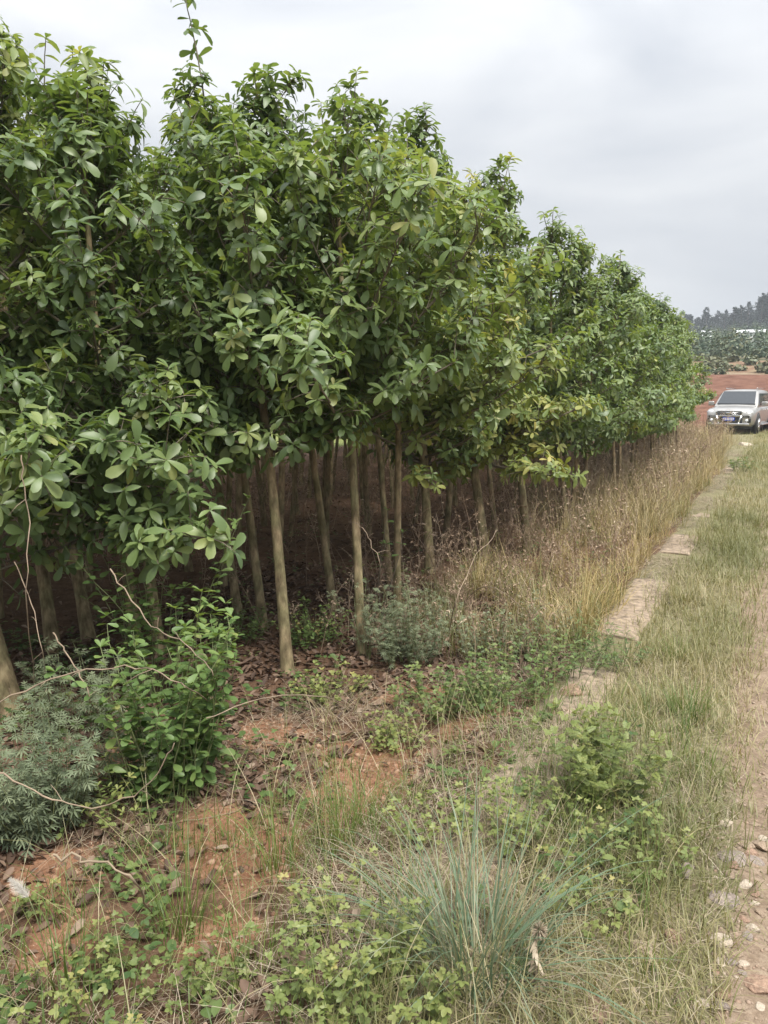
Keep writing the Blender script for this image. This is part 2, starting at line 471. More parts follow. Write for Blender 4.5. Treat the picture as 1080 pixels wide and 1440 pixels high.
def lin(a, b, s): return list(np.arange(a, b, s))
def geo(a, b, k):
    o = []; v = a; st = abs(a) * .12 + 1
    while v < b: o.append(v); v += st; st *= k
    return o + [b]
xs = [-v for v in reversed(geo(15, 2500, 1.25))] + lin(-14.6, -5, .3) + lin(-5, 1.2, .065) + lin(1.2, 6, .3) + geo(6.5, 2500, 1.25)
ys = [-v for v in reversed(geo(6, 2500, 1.4))] + lin(-5.5, .8, .4) + lin(.8, 9, .065) + lin(9, 30, .22) + lin(30, 92, 1.0) + lin(92, 400, 6) + geo(400, 4000, 1.3)
xs = sorted(set(round(v, 4) for v in xs)); ys = sorted(set(round(v, 4) for v in ys))
nx, ny = len(xs), len(ys)
V = np.zeros((nx * ny, 3), np.float32)
Z = dict((k, np.zeros(nx * ny, np.float32)) for k in ('orange', 'verge', 'dirt', 'field', 'red', 'pale', 'brown', 'hill'))
sp = lambda x, y, cx, cy, r: math.exp(-((x - cx) ** 2 + (y - cy) ** 2) / (r * r))
i = 0
ORANGE = [(-1.62, 3.0, .30), (-1.9, 2.2, .22), (-1.45, 2.65, .22), (-1.6, 2.15, .18), (-1.95, 1.5, .15), (-2.25, 3.05, .22), (-1.3, 3.55, .22), (-2.3, 1.75, .2), (-1.75, 3.9, .28), (-1.5, 1.75, .15), (-2.65, 2.6, .2)]
for y in ys:
    for x in xs:
        V[i] = (x, y, height(x, y))
        jit = n2(x, y, .5, 2) * .25 + n2(x, y, 2.2, 4) * .12
        if y < 45 and -6 < x < 4:
            Z['orange'][i] = min(1, sum(sp(x, y, *q) for q in ORANGE) + .25 * (x < -1.1) * max(0, n2(x, y, .9, 8)))
            xv = x + max(0, y - 17) * .16
            Z['verge'][i] = float(sstep(-1.15, -.9, xv + jit * .3))
        else:
            Z['verge'][i] = 1.0 if x > -1.1 or (y > 26 and x > -5) else 0.0
        gy = float(sstep(9, 15, y))
        Z['dirt'][i] = max(float(sstep(-.22, .12, x + jit)) * (1 - float(sstep(1.0, 1.3, x + jit))), float(sstep(1.3, 1.6, x + jit)) * (1 - float(sstep(2.3, 2.7, x + jit)))) * (1 - .55 * gy) * (1 - float(sstep(30, 36, y)))
        Z['field'][i] = float(sstep(-12.2, -13.4, x)) * (1 - float(sstep(32, 36, y)))
        j2 = n2(x, y, .12, 6) * 4
        Z['red'][i] = float(sstep(31, 37, y + j2))
        Z['pale'][i] = float(sstep(60, 62, y + j2 * .3)) * (1 - float(sstep(64, 66, y + j2 * .3)))
        Z['brown'][i] = float(sstep(64, 66, y + j2 * .3))
        Z['hill'][i] = float(sstep(74, 80, y + j2)) if y < 400 else 1.0
        i += 1
idx = np.arange(nx * ny).reshape(ny, nx)
a_, b_, c_, d_ = idx[:-1, :-1].ravel(), idx[:-1, 1:].ravel(), idx[1:, 1:].ravel(), idx[1:, :-1].ravel()
T = np.concatenate([np.stack([a_, b_, c_], 1), np.stack([a_, c_, d_], 1)])
gm = mesh_np('ground', V, T)
for k, arr in Z.items():
    at = gm.attributes.new(k, 'FLOAT', 'POINT'); at.data.foreach_set('value', arr)
ground = tag(link('ground', gm, None, M['ground']), 'red-brown soil ground and grassy dirt track beside the plantation', None, None, 'structure')

# ---- concrete edging of the track: worn slabs, some half buried
edging = link('concrete_edging', None)
tag(edging, 'low weathered concrete edging between grassy track and dry grass', None, None, 'structure')
def slab_mesh(L, w, seed):
    bm = bmesh.new(); rr = random.Random(seed)
    nL = max(6, int(L / .07)); prof = [(-.5, -.25), (-.5, -.012), (-.485, .0), (-.3, .004), (0, .006), (.3, .003), (.47, -.004), (.5, -.02), (.5, -.2)]
    rows = []
    for i_ in range(nL + 1):
        t = i_ / nL * L
        e0 = mnoise.noise(Vector((t * 3.1, seed, 0))) * .014 + mnoise.noise(Vector((t * 14, seed, 2))) * .010; e1 = mnoise.noise(Vector((t * 2.7, seed, 7))) * .03 + mnoise.noise(Vector((t * 11, seed, 5))) * .015
        endc = .02 * (rr.random() + (i_ in (0, nL)) * 1.5)
        rows.append([bm.verts.new((px_ * w + (e0 if px_ < 0 else e1), t + rr.uniform(-.003, .003), pz_ + mnoise.noise(Vector((t * 2, px_ * 3, seed))) * .004 - (endc * .15 if abs(px_) > .4 else 0))) for px_, pz_ in prof])
    for a, b in zip(rows, rows[1:]):
        for k in range(len(prof) - 1):
            f = bm.faces.new((a[k], a[k + 1], b[k + 1], b[k])); f.smooth = True
    bm.faces.new(rows[0][::-1]); bm.faces.new(rows[-1])
    bmesh.ops.recalc_face_normals(bm, faces=bm.faces)
    me = bpy.data.meshes.new('slab'); bm.to_mesh(me); bm.free(); return me
yy = 1.9; sdx = 0
for L, up in ((1.35, .012), (1.1, .0), (.6, -.016), (1.75, .012), (1.2, -.018), (1.1, .004), (1.5, -.02), (1.6, -.008), (1.7, -.02), (1.5, -.012), (1.6, -.02), (1.5, .002), (1.5, -.02), (1.6, -.012)):
    s = link('slab', slab_mesh(L, .31, sdx), edging, M['concrete'])
    s.location = (-.86 + random.uniform(-.015, .015), yy, height(-.86, yy + L / 2) + up)
    s.rotation_euler = (random.uniform(-.005, .005), random.uniform(-.02, .0), random.uniform(-.012, .012))
    yy += L + .025; sdx += 1

# ------------------------------------------------------------------ plantation trees
def trunk_path(H, lean, rr, curve=.06, n=14):
    ph, ph2 = rr.uniform(0, 6.28), rr.uniform(0, 6.28)
    P = []
    for k in range(n + 1):
        t = k / n; z = H * t
        bx = curve * math.sin(ph + t * 4) - curve * math.sin(ph); by = curve * math.sin(ph2 + t * 3.3) - curve * math.sin(ph2)
        f = z if z < 2 else 2 + (z - 2) * .35
        P.append(Vector((lean[0] * f + bx, lean[1] * f + by, z - (.06 if k == 0 else 0))))
    return P
def on_path(P, z):
    for a, b in zip(P, P[1:]):
        if b.z >= z:
            t = (z - a.z) / max(1e-6, b.z - a.z); return a.lerp(b, t)
    return P[-1].copy()

def tree_meshes(seed, H=4.3, hb=1.35, R=.95, r0=.045, lean=(0, 0), curve=.06, dens=1.0, shoot=0.0, low=0.0, bias=None, skirt=0):
    """returns trunk mesh, limb mesh and the list of leaf matrices (M, template index, rnd)"""
    rr = random.Random(seed)
    P = trunk_path(H, lean, rr, curve)
    tr = Acc()
    rad = []
    for p in P:
        t = max(0, p.z / H); rad.append(r0 * (1.2 - .2 * min(1, p.z / .12) if p.z < .12 else 1) * (1 - t * .8) ** .9 + .004)
    tr.tube(P, rad, 9)
    lb = Acc(); leaves = []
    def rosette(p, ax, n, size, young=0.0):
        ax = ax.normalized()
        o1 = ax.orthogonal().normalized(); o2 = ax.cross(o1)
        ph = rr.uniform(0, 6.28)
        base = min(1, max(0, .40 + rr.gauss(0, .17) + young))
        for k in range(n):
            a = ph + 2.4 * k + rr.uniform(-.25, .25)
            th = math.radians(38 + 50 * (1 - k / n) + rr.uniform(-10, 14))
            d = ax * math.cos(th) + (o1 * math.cos(a) + o2 * math.sin(a)) * math.sin(th)
            d.z -= rr.uniform(.0, .45)
            d.normalize()
            L = size * rr.uniform(.62, 1.28) * (.7 if k > n - 3 else 1)
            q = p - ax * (rr.uniform(.0, .07) * (1 - k / n))
            nrm = ax + Vector((rr.gauss(0, .18), rr.gauss(0, .18), .55 + rr.gauss(0, .15)))
            leaves.append((frame(q, d, nrm, L), rr.randrange(5), min(1, max(0, base + rr.gauss(0, .09)))))
    zs_ = [hb + rr.random() ** 1.5 * .55 for _ in range(skirt)]; z = hb
    while z < H - .12:
        zs_.append(z); z += rr.uniform(.075, .135) / max(.6, dens) ** .4
    ang = rr.uniform(0, 6.28)
    for iz, z in enumerate(zs_):
        if iz < skirt and bias is not None: ang = bias + rr.uniform(-1.6, 1.6)
        t = (z - hb) / (H - hb)
        Lb = R * (.72 + .28 * math.sin(PI * min(1, t * 1.35 + .15))) * (1 - max(0, t - .45) ** 1.2 * 1.35) * rr.uniform(.5, 1.25)
        Lb = max(.16, Lb)
        el = math.radians(10 + 46 * t + rr.uniform(-12, 12)) - low * (1 - t) * .5
        if bias is not None:
            Lb *= 1 + .35 * max(0, math.cos(ang - bias)) * (1 - .6 * t)
        d = Vector((math.cos(ang) * math.cos(el), math.sin(ang) * math.cos(el), math.sin(el)))
        p = on_path(P, z); pts = [p.copy()]; nseg = 5
        for k in range(nseg):
            d = (d + Vector((rr.gauss(0, .1), rr.gauss(0, .1), .10 + .05 * t - low * .12 * (1 - t)))).normalized()
            p = p + d * (Lb / nseg); pts.append(p.copy())
        rb = r0 * .32 * (1 - .6 * t)
        lb.tube(pts, [rb * (1 - .75 * k / nseg) + .0015 for k in range(nseg + 1)], 5)
        rosette(pts[-1], d, rr.randint(6, 9), .106, .10 + .18 * t * rr.random())
        nt_ = max(3, int(round((5 + 13.0 * Lb) * dens))) + (8 if iz < skirt else 0)
        for k in range(nt_):
            s = rr.uniform(.16 if iz >= skirt else .03, 1.0) ** .8
            f = s * nseg; i0 = min(nseg - 1, int(f)); q = pts[i0].lerp(pts[i0 + 1], f - i0)
            td = (d * .55 + Vector((rr.gauss(0, .6), rr.gauss(0, .6), rr.gauss(.28, .45)))).normalized()
            tl = rr.uniform(.08, .26)
            e = q + td * tl
            lb.tube([q, q.lerp(e, .5) + Vector((0, 0, .01)), e], [.0035, .003, .002], 4)
            rosette(e, td + Vector((0, 0, .25)), rr.randint(5, 8), .100, .04)
        ang += 2.4 + rr.uniform(-.4, .4)
    tops = [(P[-1], Vector((lean[0], lean[1], 1)).normalized(), .25 + shoot)]
    for k in range(rr.randint(4, 7)):
        o_ = Vector((rr.gauss(0, .22), rr.gauss(0, .22), 0))
        tops.append((on_path(P, H * rr.uniform(.8, .97)), (o_ * 2 + Vector((rr.gauss(0, .2), rr.gauss(0, .2), 1))).normalized(), rr.uniform(.25, .55)))
    for p, d, L in tops:                                     # upright leading shoots with alternate leaves
        pts = [p.copy()]; nn = max(3, int(L / .07))
        for k in range(nn):
            d = (d + Vector((rr.gauss(0, .06), rr.gauss(0, .06), .05))).normalized(); p = p + d * (L / nn); pts.append(p.copy())
            a = 2.4 * k; o1 = d.orthogonal().normalized(); o2 = d.cross(o1)
            ld = d * .5 + (o1 * math.cos(a) + o2 * math.sin(a)); ld.z -= .15
            if k: 
                leaves.append((frame(p, ld.normalized(), d + Vector((0, 0, .4)), rr.uniform(.09, .13)), rr.randrange(5), min(1, .55 + rr.gauss(0, .12))))
                if L > .6 and rr.random() < .6:
                    rosette(p + ld.normalized() * .09, ld + d * .4, 4, .11, .05)
        lb.tube(pts, [.006 * (1 - .7 * k / nn) + .0015 for k in range(nn + 1)], 5)
        rosette(pts[-1], d, 7, .11, .25)
    return tr.mesh('trunk'), lb.mesh('limbs'), leaves

def crown_mesh(leaves):
    acc = Acc()
    for k in range(5):
        sel = [l for l in leaves if l[1] == k]
        acc.copies(LEAF[k], [l[0] for l in sel], [l[2] for l in sel])
    return acc.mesh('crown')

# one small mesh per template and tone, shared by all the leaves that are objects of their own
LEAF_ME = {}
def leaf_me(k, tone, mat):
    key = (k, tone, mat)
    if key not in LEAF_ME:
        Vt, Tt = LEAF[k]
        me = mesh_np('leaf', Vt, Tt, np.full(len(Vt), .12 + tone * .155)); me.materials.append(M[mat]); LEAF_ME[key] = me
    return LEAF_ME[key]

def put_tree(name, meshes, loc, rz, s, label, group, mat='leaf', singles=0):
    tm, lm, leaves, cm = meshes
    root = thing(name, label, 'tree', loc, rz, group)
    root.scale = (s, s, s)
    link('trunk', tm, root, M['bark'])
    link('limbs', lm, root, M['limb'])
    if singles:
        Mw = Matrix.Translation(loc) @ Matrix.Rotation(rz, 4, 'Z') @ Matrix.Scale(s, 4)
        dl = []
        for q, l in enumerate(leaves):
            p = Mw @ Vector((l[0][0][3], l[0][1][3], l[0][2][3]))
            x, y, w = proj(p)
            if w > 0 and -20 < x < 1100 and -20 < y < 1460: dl.append(((p - CAMP).length, q))
        dl.sort(); pick = set(q for _, q in dl[:singles])
        cm = crown_mesh([l for q, l in enumerate(leaves) if q not in pick])
        cr_ = link('crown', cm, root, M[mat]); cr_['kind'] = 'stuff'
        for q in pick:
            l = leaves[q]
            lo = link('leaf', leaf_me(l[1], min(5, max(0, int(round((l[2] - .12) / .155)))), mat), cr_)
            lo.matrix_local = m4(l[0])
    else:
        cr_ = link('crown', cm, root, M[mat]); cr_['kind'] = 'stuff'
    return root

placed = []
G_IN = 'plantation trees inside the rows'
G_FR = 'plantation trees along the road edge'
# trees that show singly along the edge: base pixel, trunk pixel higher up, radius, height, crown base, crown radius, label
FRONT = [
    ((20, 1008), (-22, 850), .058, 3.9, 1.3, 1.0, 'thick-trunked tree leaning outward behind the grey-green mugwort', dict(low=.2)),
    ((200, 968), (178, 790), .034, 3.35, .98, 1.0, 'tree with very low foliage rising out of the leafy bright green shrub', dict(low=.55, bias=-1.7, dens=1.5, skirt=18)),
    ((226, 925), (205, 770), .034, 3.7, 1.2, .95, 'thin tree with torn reddish bark just behind the leafy shrub', {}),
    ((405, 950), (357, 585), .036, 3.2, 1.38, 1.05, 'slender leaning tree with a bare pale trunk above the leaf litter', dict(bias=-.9, skirt=10, dens=1.4)),
    ((509, 925), (488, 605), .031, 3.2, 1.5, 1.05, 'slim straight tree with bare trunk beside the blue-green weed bush', dict(bias=-.9, dens=1.4, skirt=10)),
    ((606, 806), (592, 632), .045, 4.1, 1.05, 1.0, 'dark-trunked tree between blue-green weeds and golden dry grass', {}),
    ((684, 792), (668, 640), .05, 3.7, 1.0, 1.05, 'thick straight-trunked tree with yellowing leaves at the corner of the golden grass', dict(bias=-.9, low=.5, skirt=8)),
    ((742, 776), (726, 625), .043, 4.1, 1.2, 1.0, 'tree with a stout tan trunk rising from the golden grass', dict(low=.2)),
    ((797, 748), (792, 665), .027, 3.8, 1.05, .95, 'thin low-branched tree among dry grass past the stout trunks', dict(low=.4)),
]
INNER = [
    ((371, 890), (333, 612), .032, 3.75, 'second-row slender tree close behind the pale leaning trunk', dict(shoot=.75)),
    ((470, 862), (424, 634), .03, 3.9, 'second-row tree with a crooked bent trunk', dict(curve=.11)),
    ((336, 866), (310, 660), .032, 3.8, 'straight dark tree just inside the shade beside a leaning pair', {}),
    ((76, 918), (38, 712), .042, 4.2, 'dark thick tree in the shade behind the mugwort clump', dict(shoot=.2)),
    ((126, 902), (98, 765), .042, 4.0, 'dark tree in the shade left of the leafy shrub', {}),
    ((548, 822), (535, 700), .027, 4.2, 'thin straight tree in the shade behind blue-green weeds', {}),
]
def lean_of(b, t, s=1.0):
    B = gp(*b); w = depth_of(B); P_ = at_depth(t[0], t[1], w)
    dz = max(.3, P_.z - B.z)
    return B, ((P_.x - B.x) / dz, (P_.y - B.y) / dz)
sd_ = 100
for b, t, r0, H, hb, R, lab, kw in FRONT:
    B, ln = lean_of(b, t); sd_ += 1
    tm, lm, lv = tree_meshes(sd_, H, hb, R, r0, ln, kw.pop('curve', .035), kw.pop('dens', 1.4), **dict(dict(skirt=6), **kw))
    yel = b[0] == 684
    put_tree('plantation_tree', (tm, lm, lv, None), B, 0, 1, lab, G_FR, 'leaf_yellow' if yel else 'leaf', 300)
    placed.append((B.x, B.y))
for b, t, r0, H, lab, kw in INNER:
    B, ln = lean_of(b, t); sd_ += 1
    tm, lm, lv = tree_meshes(sd_, H, 1.45, 1.0, r0, ln, kw.pop('curve', .04), 1.35, **kw)
    put_tree('plantation_tree', (tm, lm, lv, crown_mesh(lv)), B, 0, 1, lab, G_IN, 'leaf', 0)
    placed.append((B.x, B.y))

# a shorter tree that fills the edge row between the dark and the slim trunk
B = gz(-2.62, 5.35)
tm, lm, lv = tree_meshes(77, 3.2, 1.3, 1.05, .03, (-.02, .0), .04, 1.75, bias=-.8, skirt=6)
put_tree('plantation_tree', (tm, lm, lv, None), B, 0, 1, 'short thin tree between the slim straight trunk and the dark trunk', G_FR, 'leaf', 300)
placed.append((B.x, B.y))

VAR = []
for k in range(7):
    rr = random.Random(500 + k)
    tm, lm, lv = tree_meshes(500 + k, rr.uniform(3.7, 4.2), rr.uniform(1.4, 1.7), rr.uniform(.85, 1.0), rr.uniform(.027, .040), (rr.uniform(-.09, .09), rr.uniform(-.09, .09)), .07, 1.15, shoot=rr.choice((0, 0, .25)))
    VAR.append((tm, lm, lv, crown_mesh(lv)))
VLOW = []
for k in range(3):
    tm, lm, lv = tree_meshes(600 + k, 3.8, 1.12, 1.0, .03, (0, 0), .06, 1.5, low=.3, skirt=5)
    VLOW.append((tm, lm, lv, crown_mesh(lv)))
def inner_label(row, y):
    r_ = ('second row' if row == 1 else 'third row' if row == 2 else 'dark middle rows' if row < 6 else 'back rows')
    z_ = ('behind the leafy shrub and bare soil' if y < 5 else 'behind the golden grass' if y < 12 else 'behind the brown dead weeds')
    return 'slim tree of the ' + r_ + ', ' + z_, 'plantation, ' + r_ + ', ' + z_
EDGE_LAB = ['low-branched edge tree beyond the thin tree, standing in dry grass', 'edge tree rising from brown dead weeds along the track',
            'edge tree near the end of the row, crown over dead weeds']
count = 0
for row in range(11):
    x0 = -2.45 - .93 * row
    y = -.6 + (row % 2) * .5
    while y < 23.6 - row * .12:
        y += random.uniform(.82, 1.12)
        x = x0 + random.uniform(-.2, .2) + (.12 if y > 9 and row == 0 else 0)
        if row == 0: x -= .25 * float(sstep(8, 20, y))
        if y < (-x) / math.tan(math.radians(62)) - 2.6: continue
        if any((x - a) ** 2 + (y - b) ** 2 < (.62 if y < 9 else .5) ** 2 for a, b in placed): continue
        if row == 0 and y < 8.6: continue
        placed.append((x, y)); count += 1
        if row == 0:
            k = 0 if y < 12 else (1 if y < 19 else 2)
            put_tree('plantation_tree', random.choice(VLOW), gz(x, y, -.02), random.uniform(0, 6.28), random.uniform(.82, .96), EDGE_LAB[k], G_FR + (', near part', ', middle part', ', far part')[k])
        else:
            pool = VLOW if (y > 20.5 and random.random() < .7) else VAR
            put_tree('plantation_tree', random.choice(pool), gz(x, y, -.02), random.uniform(0, 6.28), random.uniform(.88, 1.08) if y < 9 else random.uniform(.80, .95),
                     *inner_label(row, y))
print('trees', len(placed))

# ------------------------------------------------------------------ the parked car
def paint_mat():
    m, n, o = nodes_of('silver_paint')
    tcn = n.nodes.new('ShaderNodeTexCoord'); nn = noise_n(n, 3, 5, .6, tcn.outputs['Object'])
    r = ramp(n, [(.3, (.33, .32, .30)), (.7, (.42, .41, .39))], nn.outputs['Fac'])
    p = n.nodes.new('ShaderNodeBsdfPrincipled'); p.inputs['Metallic'].default_value = .55; p.inputs['Roughness'].default_value = .34
    p.inputs['Coat Weight'].default_value = .5
    n.links.new(r.outputs[0], p.inputs['Base Color']); n.links.new(p.outputs[0], o.inputs['Surface']); return m
M['paint'] = paint_mat()
M['glass'] = solid_mat('dark_car_glass', (.035, .04, .045), .06, var=.1)
M['black'] = solid_mat('black_plastic', (.02, .02, .02), .5)
M['chrome'] = solid_mat('chrome', (.7, .7, .7), .15, 1.0, var=.05)
M['tyre'] = solid_mat('tyre_rubber', (.025, .024, .022), .85)
M['rim'] = solid_mat('alloy_rim', (.45, .45, .46), .35, .8)
M['lamp'] = solid_mat('lamp_lens', (.62, .63, .64), .12, .3, var=.2, scale=30)
M['plate'] = solid_mat('blue_plate', (.02, .07, .45), .4, var=.08)
M['white'] = solid_mat('white_print', (.8, .8, .8), .5, var=.04)

def bm_obj(name, bm, mat, parent, smooth=True, bevel=0.0):
    bmesh.ops.recalc_face_normals(bm, faces=bm.faces)
    if bevel:
        bmesh.ops.bevel(bm, geom=list(bm.edges), offset=bevel, segments=2, affect='EDGES', profile=.6)
    for f in bm.faces: f.smooth = smooth
    me = bpy.data.meshes.new(name); bm.to_mesh(me); bm.free()
    return link(name, me, parent, mat)
def loft(sections, close=True):
    """sections: list of (y, [(x,z)...]) half outlines from bottom to top; mirrored"""
    bm = bmesh.new(); rows = []
    for y, h in sections:
        full = [(x, z) for x, z in h] + [(-x, z) for x, z in reversed(h)]
        rows.append([bm.verts.new((x, y, z)) for x, z in full])
    n = len(rows[0])
    for a, b in zip(rows, rows[1:]):
        for k in range(n):
            bm.faces.new((a[k], a[(k + 1) % n], b[(k + 1) % n], b[k]))
    if close: bm.faces.new(rows[0]); bm.faces.new(rows[-1][::-1])
    return bm
def boxbm(c, s, bm=None, rot=None):
    bm = bm or bmesh.new()
    g = bmesh.ops.create_cube(bm, size=1.0)
    for v in g['verts']:
        p = Vector((v.co.x * s[0], v.co.y * s[1], v.co.z * s[2]))
        if rot is not None: p = rot @ p
        v.co = p + Vector(c)
    return bm
def cyl(r, w, axis='X', seg=28, c=(0, 0, 0), r2=None):
    bm = bmesh.new()
    bmesh.ops.create_cone(bm, cap_ends=True, segments=seg, radius1=r, radius2=r if r2 is None else r2, depth=w)
    if axis == 'X': bmesh.ops.rotate(bm, verts=bm.verts, cent=(0, 0, 0), matrix=Matrix.Rotation(PI / 2, 3, 'Y'))
    if axis == 'Y': bmesh.ops.rotate(bm, verts=bm.verts, cent=(0, 0, 0), matrix=Matrix.Rotation(PI / 2, 3, 'X'))
    bmesh.ops.translate(bm, verts=bm.verts, vec=c); return bm
def panel(pts, th, nrm):
    """thin solid panel over the polygon pts"""
    bm = bmesh.new(); n = Vector(nrm) * th
    a = [bm.verts.new(Vector(p)) for p in pts]; b = [bm.verts.new(Vector(p) + n) for p in pts]
    bm.faces.new(a[::-1]); bm.faces.new(b)
    for k in range(len(pts)):
        j = (k + 1) % len(pts); bm.faces.new((a[k], a[j], b[j], b[k]))
    return bm

CARP = gp(1040, 607)
car = thing('parked_car', 'silver sport utility car with blue number plate parked on the grassy track', 'car', CARP, math.radians(-8))
def low(hw, zb, zs, zt, cr=.80):      # half outline of the lower body
    return [(hw * .86, zb), (hw * .97, zb + .10), (hw, zb + .3), (hw, zs - .16), (hw * .975, zs - .04), (hw * .92, zs), (hw * cr * .8, zt), (.001, zt + .012)]
secs = [(-2.30, low(.70, .42, .78, .80)), (-2.24, low(.80, .34, .86, .90)), (-2.10, low(.86, .30, .92, .97)), (-1.85, low(.895, .28, .96, 1.01)), (-1.45, low(.90, .27, .99, 1.05)),
        (-1.12, low(.90, .26, 1.02, 1.08)), (-.5, low(.90, .26, 1.03, 1.08)), (1.2, low(.90, .26, 1.04, 1.08)), (2.0, low(.885, .3, 1.03, 1.07)), (2.26, low(.84, .36, 1.0, 1.03)), (2.32, low(.78, .42, .95, .97))]
bm_obj('body', loft(secs), M['paint'], car)
def cab(hb_, zb_, ht, zt_): return [(hb_ * .98, zb_ - .05), (hb_, zb_), (hb_ + (ht - hb_) * .85, zb_ + (zt_ - zb_) * .85), (ht * .97, zt_ - .03), (ht * .8, zt_), (.001, zt_ + .015)]
cabin = [(-1.18, cab(.80, 1.04, .79, 1.075)), (-.80, cab(.815, 1.05, .735, 1.37)), (-.36, cab(.825, 1.05, .675, 1.66)), (-.15, cab(.83, 1.05, .665, 1.70)), (.7, cab(.83, 1.05, .665, 1.725)),
         (1.7, cab(.825, 1.05, .655, 1.70)), (2.0, cab(.81, 1.05, .66, 1.64)), (2.27, cab(.80, 1.03, .74, 1.2))]
bm_obj('cabin', loft(cabin), M['paint'], car)
bm_obj('windscreen', panel([(-.70, -1.12, 1.125), (.70, -1.12, 1.125), (.60, -.45, 1.615), (-.60, -.45, 1.615)], .045, (0, -.6, .8)), M['glass'], car, False)
for s in (-1, 1):
    def sw(y0, y1, y2, y3):
        p = [(s * .818, y0, 1.10), (s * .818, y1, 1.10), (s * .708, y2, 1.56), (s * .708, y3, 1.56)]
        return panel(p if s > 0 else p[::-1], .018, (s * .97, 0, .23))
    for q in ((-.82, .18, .18, -.40), (.24, 1.12, 1.12, .24), (1.18, 1.95, 1.78, 1.18)):
        bm_obj('side_window', sw(*q), M['glass'], car, False)
    d1 = bm_obj('door_handle', boxbm((s * .912, .05, .93), (.03, .2, .035)), M['chrome'], car, True)
    bm_obj('door_handle', boxbm((s * .912, 1.0, .93), (.03, .2, .035)), M['chrome'], car, True)
    bm_obj('sill_step', boxbm((s * .93, 0, .34), (.13, 1.7, .05), None), M['rim'], car, True, .01)
    mir = bm_obj('wing_mirror', boxbm((s * 1.0, -.80, 1.16), (.22, .12, .17)), M['paint'], car, True, .03)
    bm_obj('mirror_arm', boxbm((s * .88, -.78, 1.11), (.12, .06, .05)), M['black'], mir)
    bm_obj('roof_rail', boxbm((s * .58, .75, 1.765), (.045, 1.9, .04)), M['chrome'], car, True, .01)
    hl = bm_obj('headlight', loft([(-.13, [(.11, -.07), (.13, .03), (.06, .09), (.001, .09)]), (.13, [(.17, -.06), (.18, .04), (.08, .10), (.001, .10)])]), M['lamp'], car)
    hl.location = (s * .68, -2.11, .83); hl.rotation_euler = (0, 0, s * .42)
    fl = bm_obj('fog_light', cyl(.055, .06, 'Y', 16, (s * .64, -2.30, .53)), M['lamp'], car)
    bm_obj('fog_light_surround', boxbm((s * .64, -2.255, .53), (.30, .06, .17)), M['black'], car, True, .012)
    bm_obj('bumper_strut', boxbm((s * .40, -2.33, .55), (.05, .06, .34), None, Matrix.Rotation(s * .35, 3, 'Y')), M['chrome'], car)
    for y in (-1.42, 1.33):
        arch = bm_obj('wheel_arch', cyl(.43, .05, 'X', 28, (s * .885, y, .40)), M['black'], car)
        w = bm_obj('wheel', cyl(.36, .24, 'X', 32, (s * .82, y, .36)), M['tyre'], car, True)
        bm_obj('rim', cyl(.235, .02, 'X', 24, (s * .945, y, .36)), M['rim'], w)
        for k in range(5):
            a = k * 2 * PI / 5
            bm_obj('spoke', boxbm((s * .96, y + .11 * math.cos(a), .36 + .11 * math.sin(a)), (.02, .19, .05), None, Matrix.Rotation(a, 3, 'X')), M['chrome'], w)
gl = bm_obj('grille', boxbm((0, -2.315, .80), (.84, .05, .15)), M['black'], car, True, .02)
bm_obj('grille_surround', boxbm((0, -2.30, .885), (.92, .06, .03)), M['chrome'], gl, True, .01)
bm_obj('grille_surround', boxbm((0, -2.315, .70), (.90, .07, .06)), M['chrome'], gl, True, .015)
for s in (-1, 1): bm_obj('grille_surround', boxbm((s * .45, -2.30, .79), (.05, .06, .18), None, Matrix.Rotation(s * .25, 3, 'Y')), M['chrome'], gl, True, .01)
for k in range(2): bm_obj('grille_bar', boxbm((0, -2.345, .77 + .055 * k), (.80, .012, .012)), M['chrome'], gl)
bm_obj('emblem', boxbm((0, -2.352, .80), (.2, .02, .055)), M['chrome'], gl, True, .01)
bm_obj('bumper', boxbm((0, -2.26, .50), (1.0, .10, .26)), M['black'], car, True, .02)
bm_obj('skid_bar', boxbm((0, -2.36, .385), (1.5, .07, .07)), M['rim'], car, True, .02)
bm_obj('underbody', boxbm((0, .1, .24), (1.5, 4.1, .12)), M['black'], car)
pl = bm_obj('number_plate', boxbm((0, -2.345, .585), (.44, .02, .14)), M['plate'], car, False)
for k in range(7):
    bm_obj('plate_character', boxbm((-.17 + .055 * k + (.012 if k > 1 else 0), -2.3565, .585), (.032, .004, .085 if k != 4 else .07)), M['white'], pl, False)
wp = Matrix.Rotation(.95, 3, 'X')
for s in (-.45, .18): bm_obj('wiper', boxbm((s, -1.13, 1.15), (.5, .015, .015), None, Matrix.Rotation(.06, 3, 'Y')), M['black'], car)

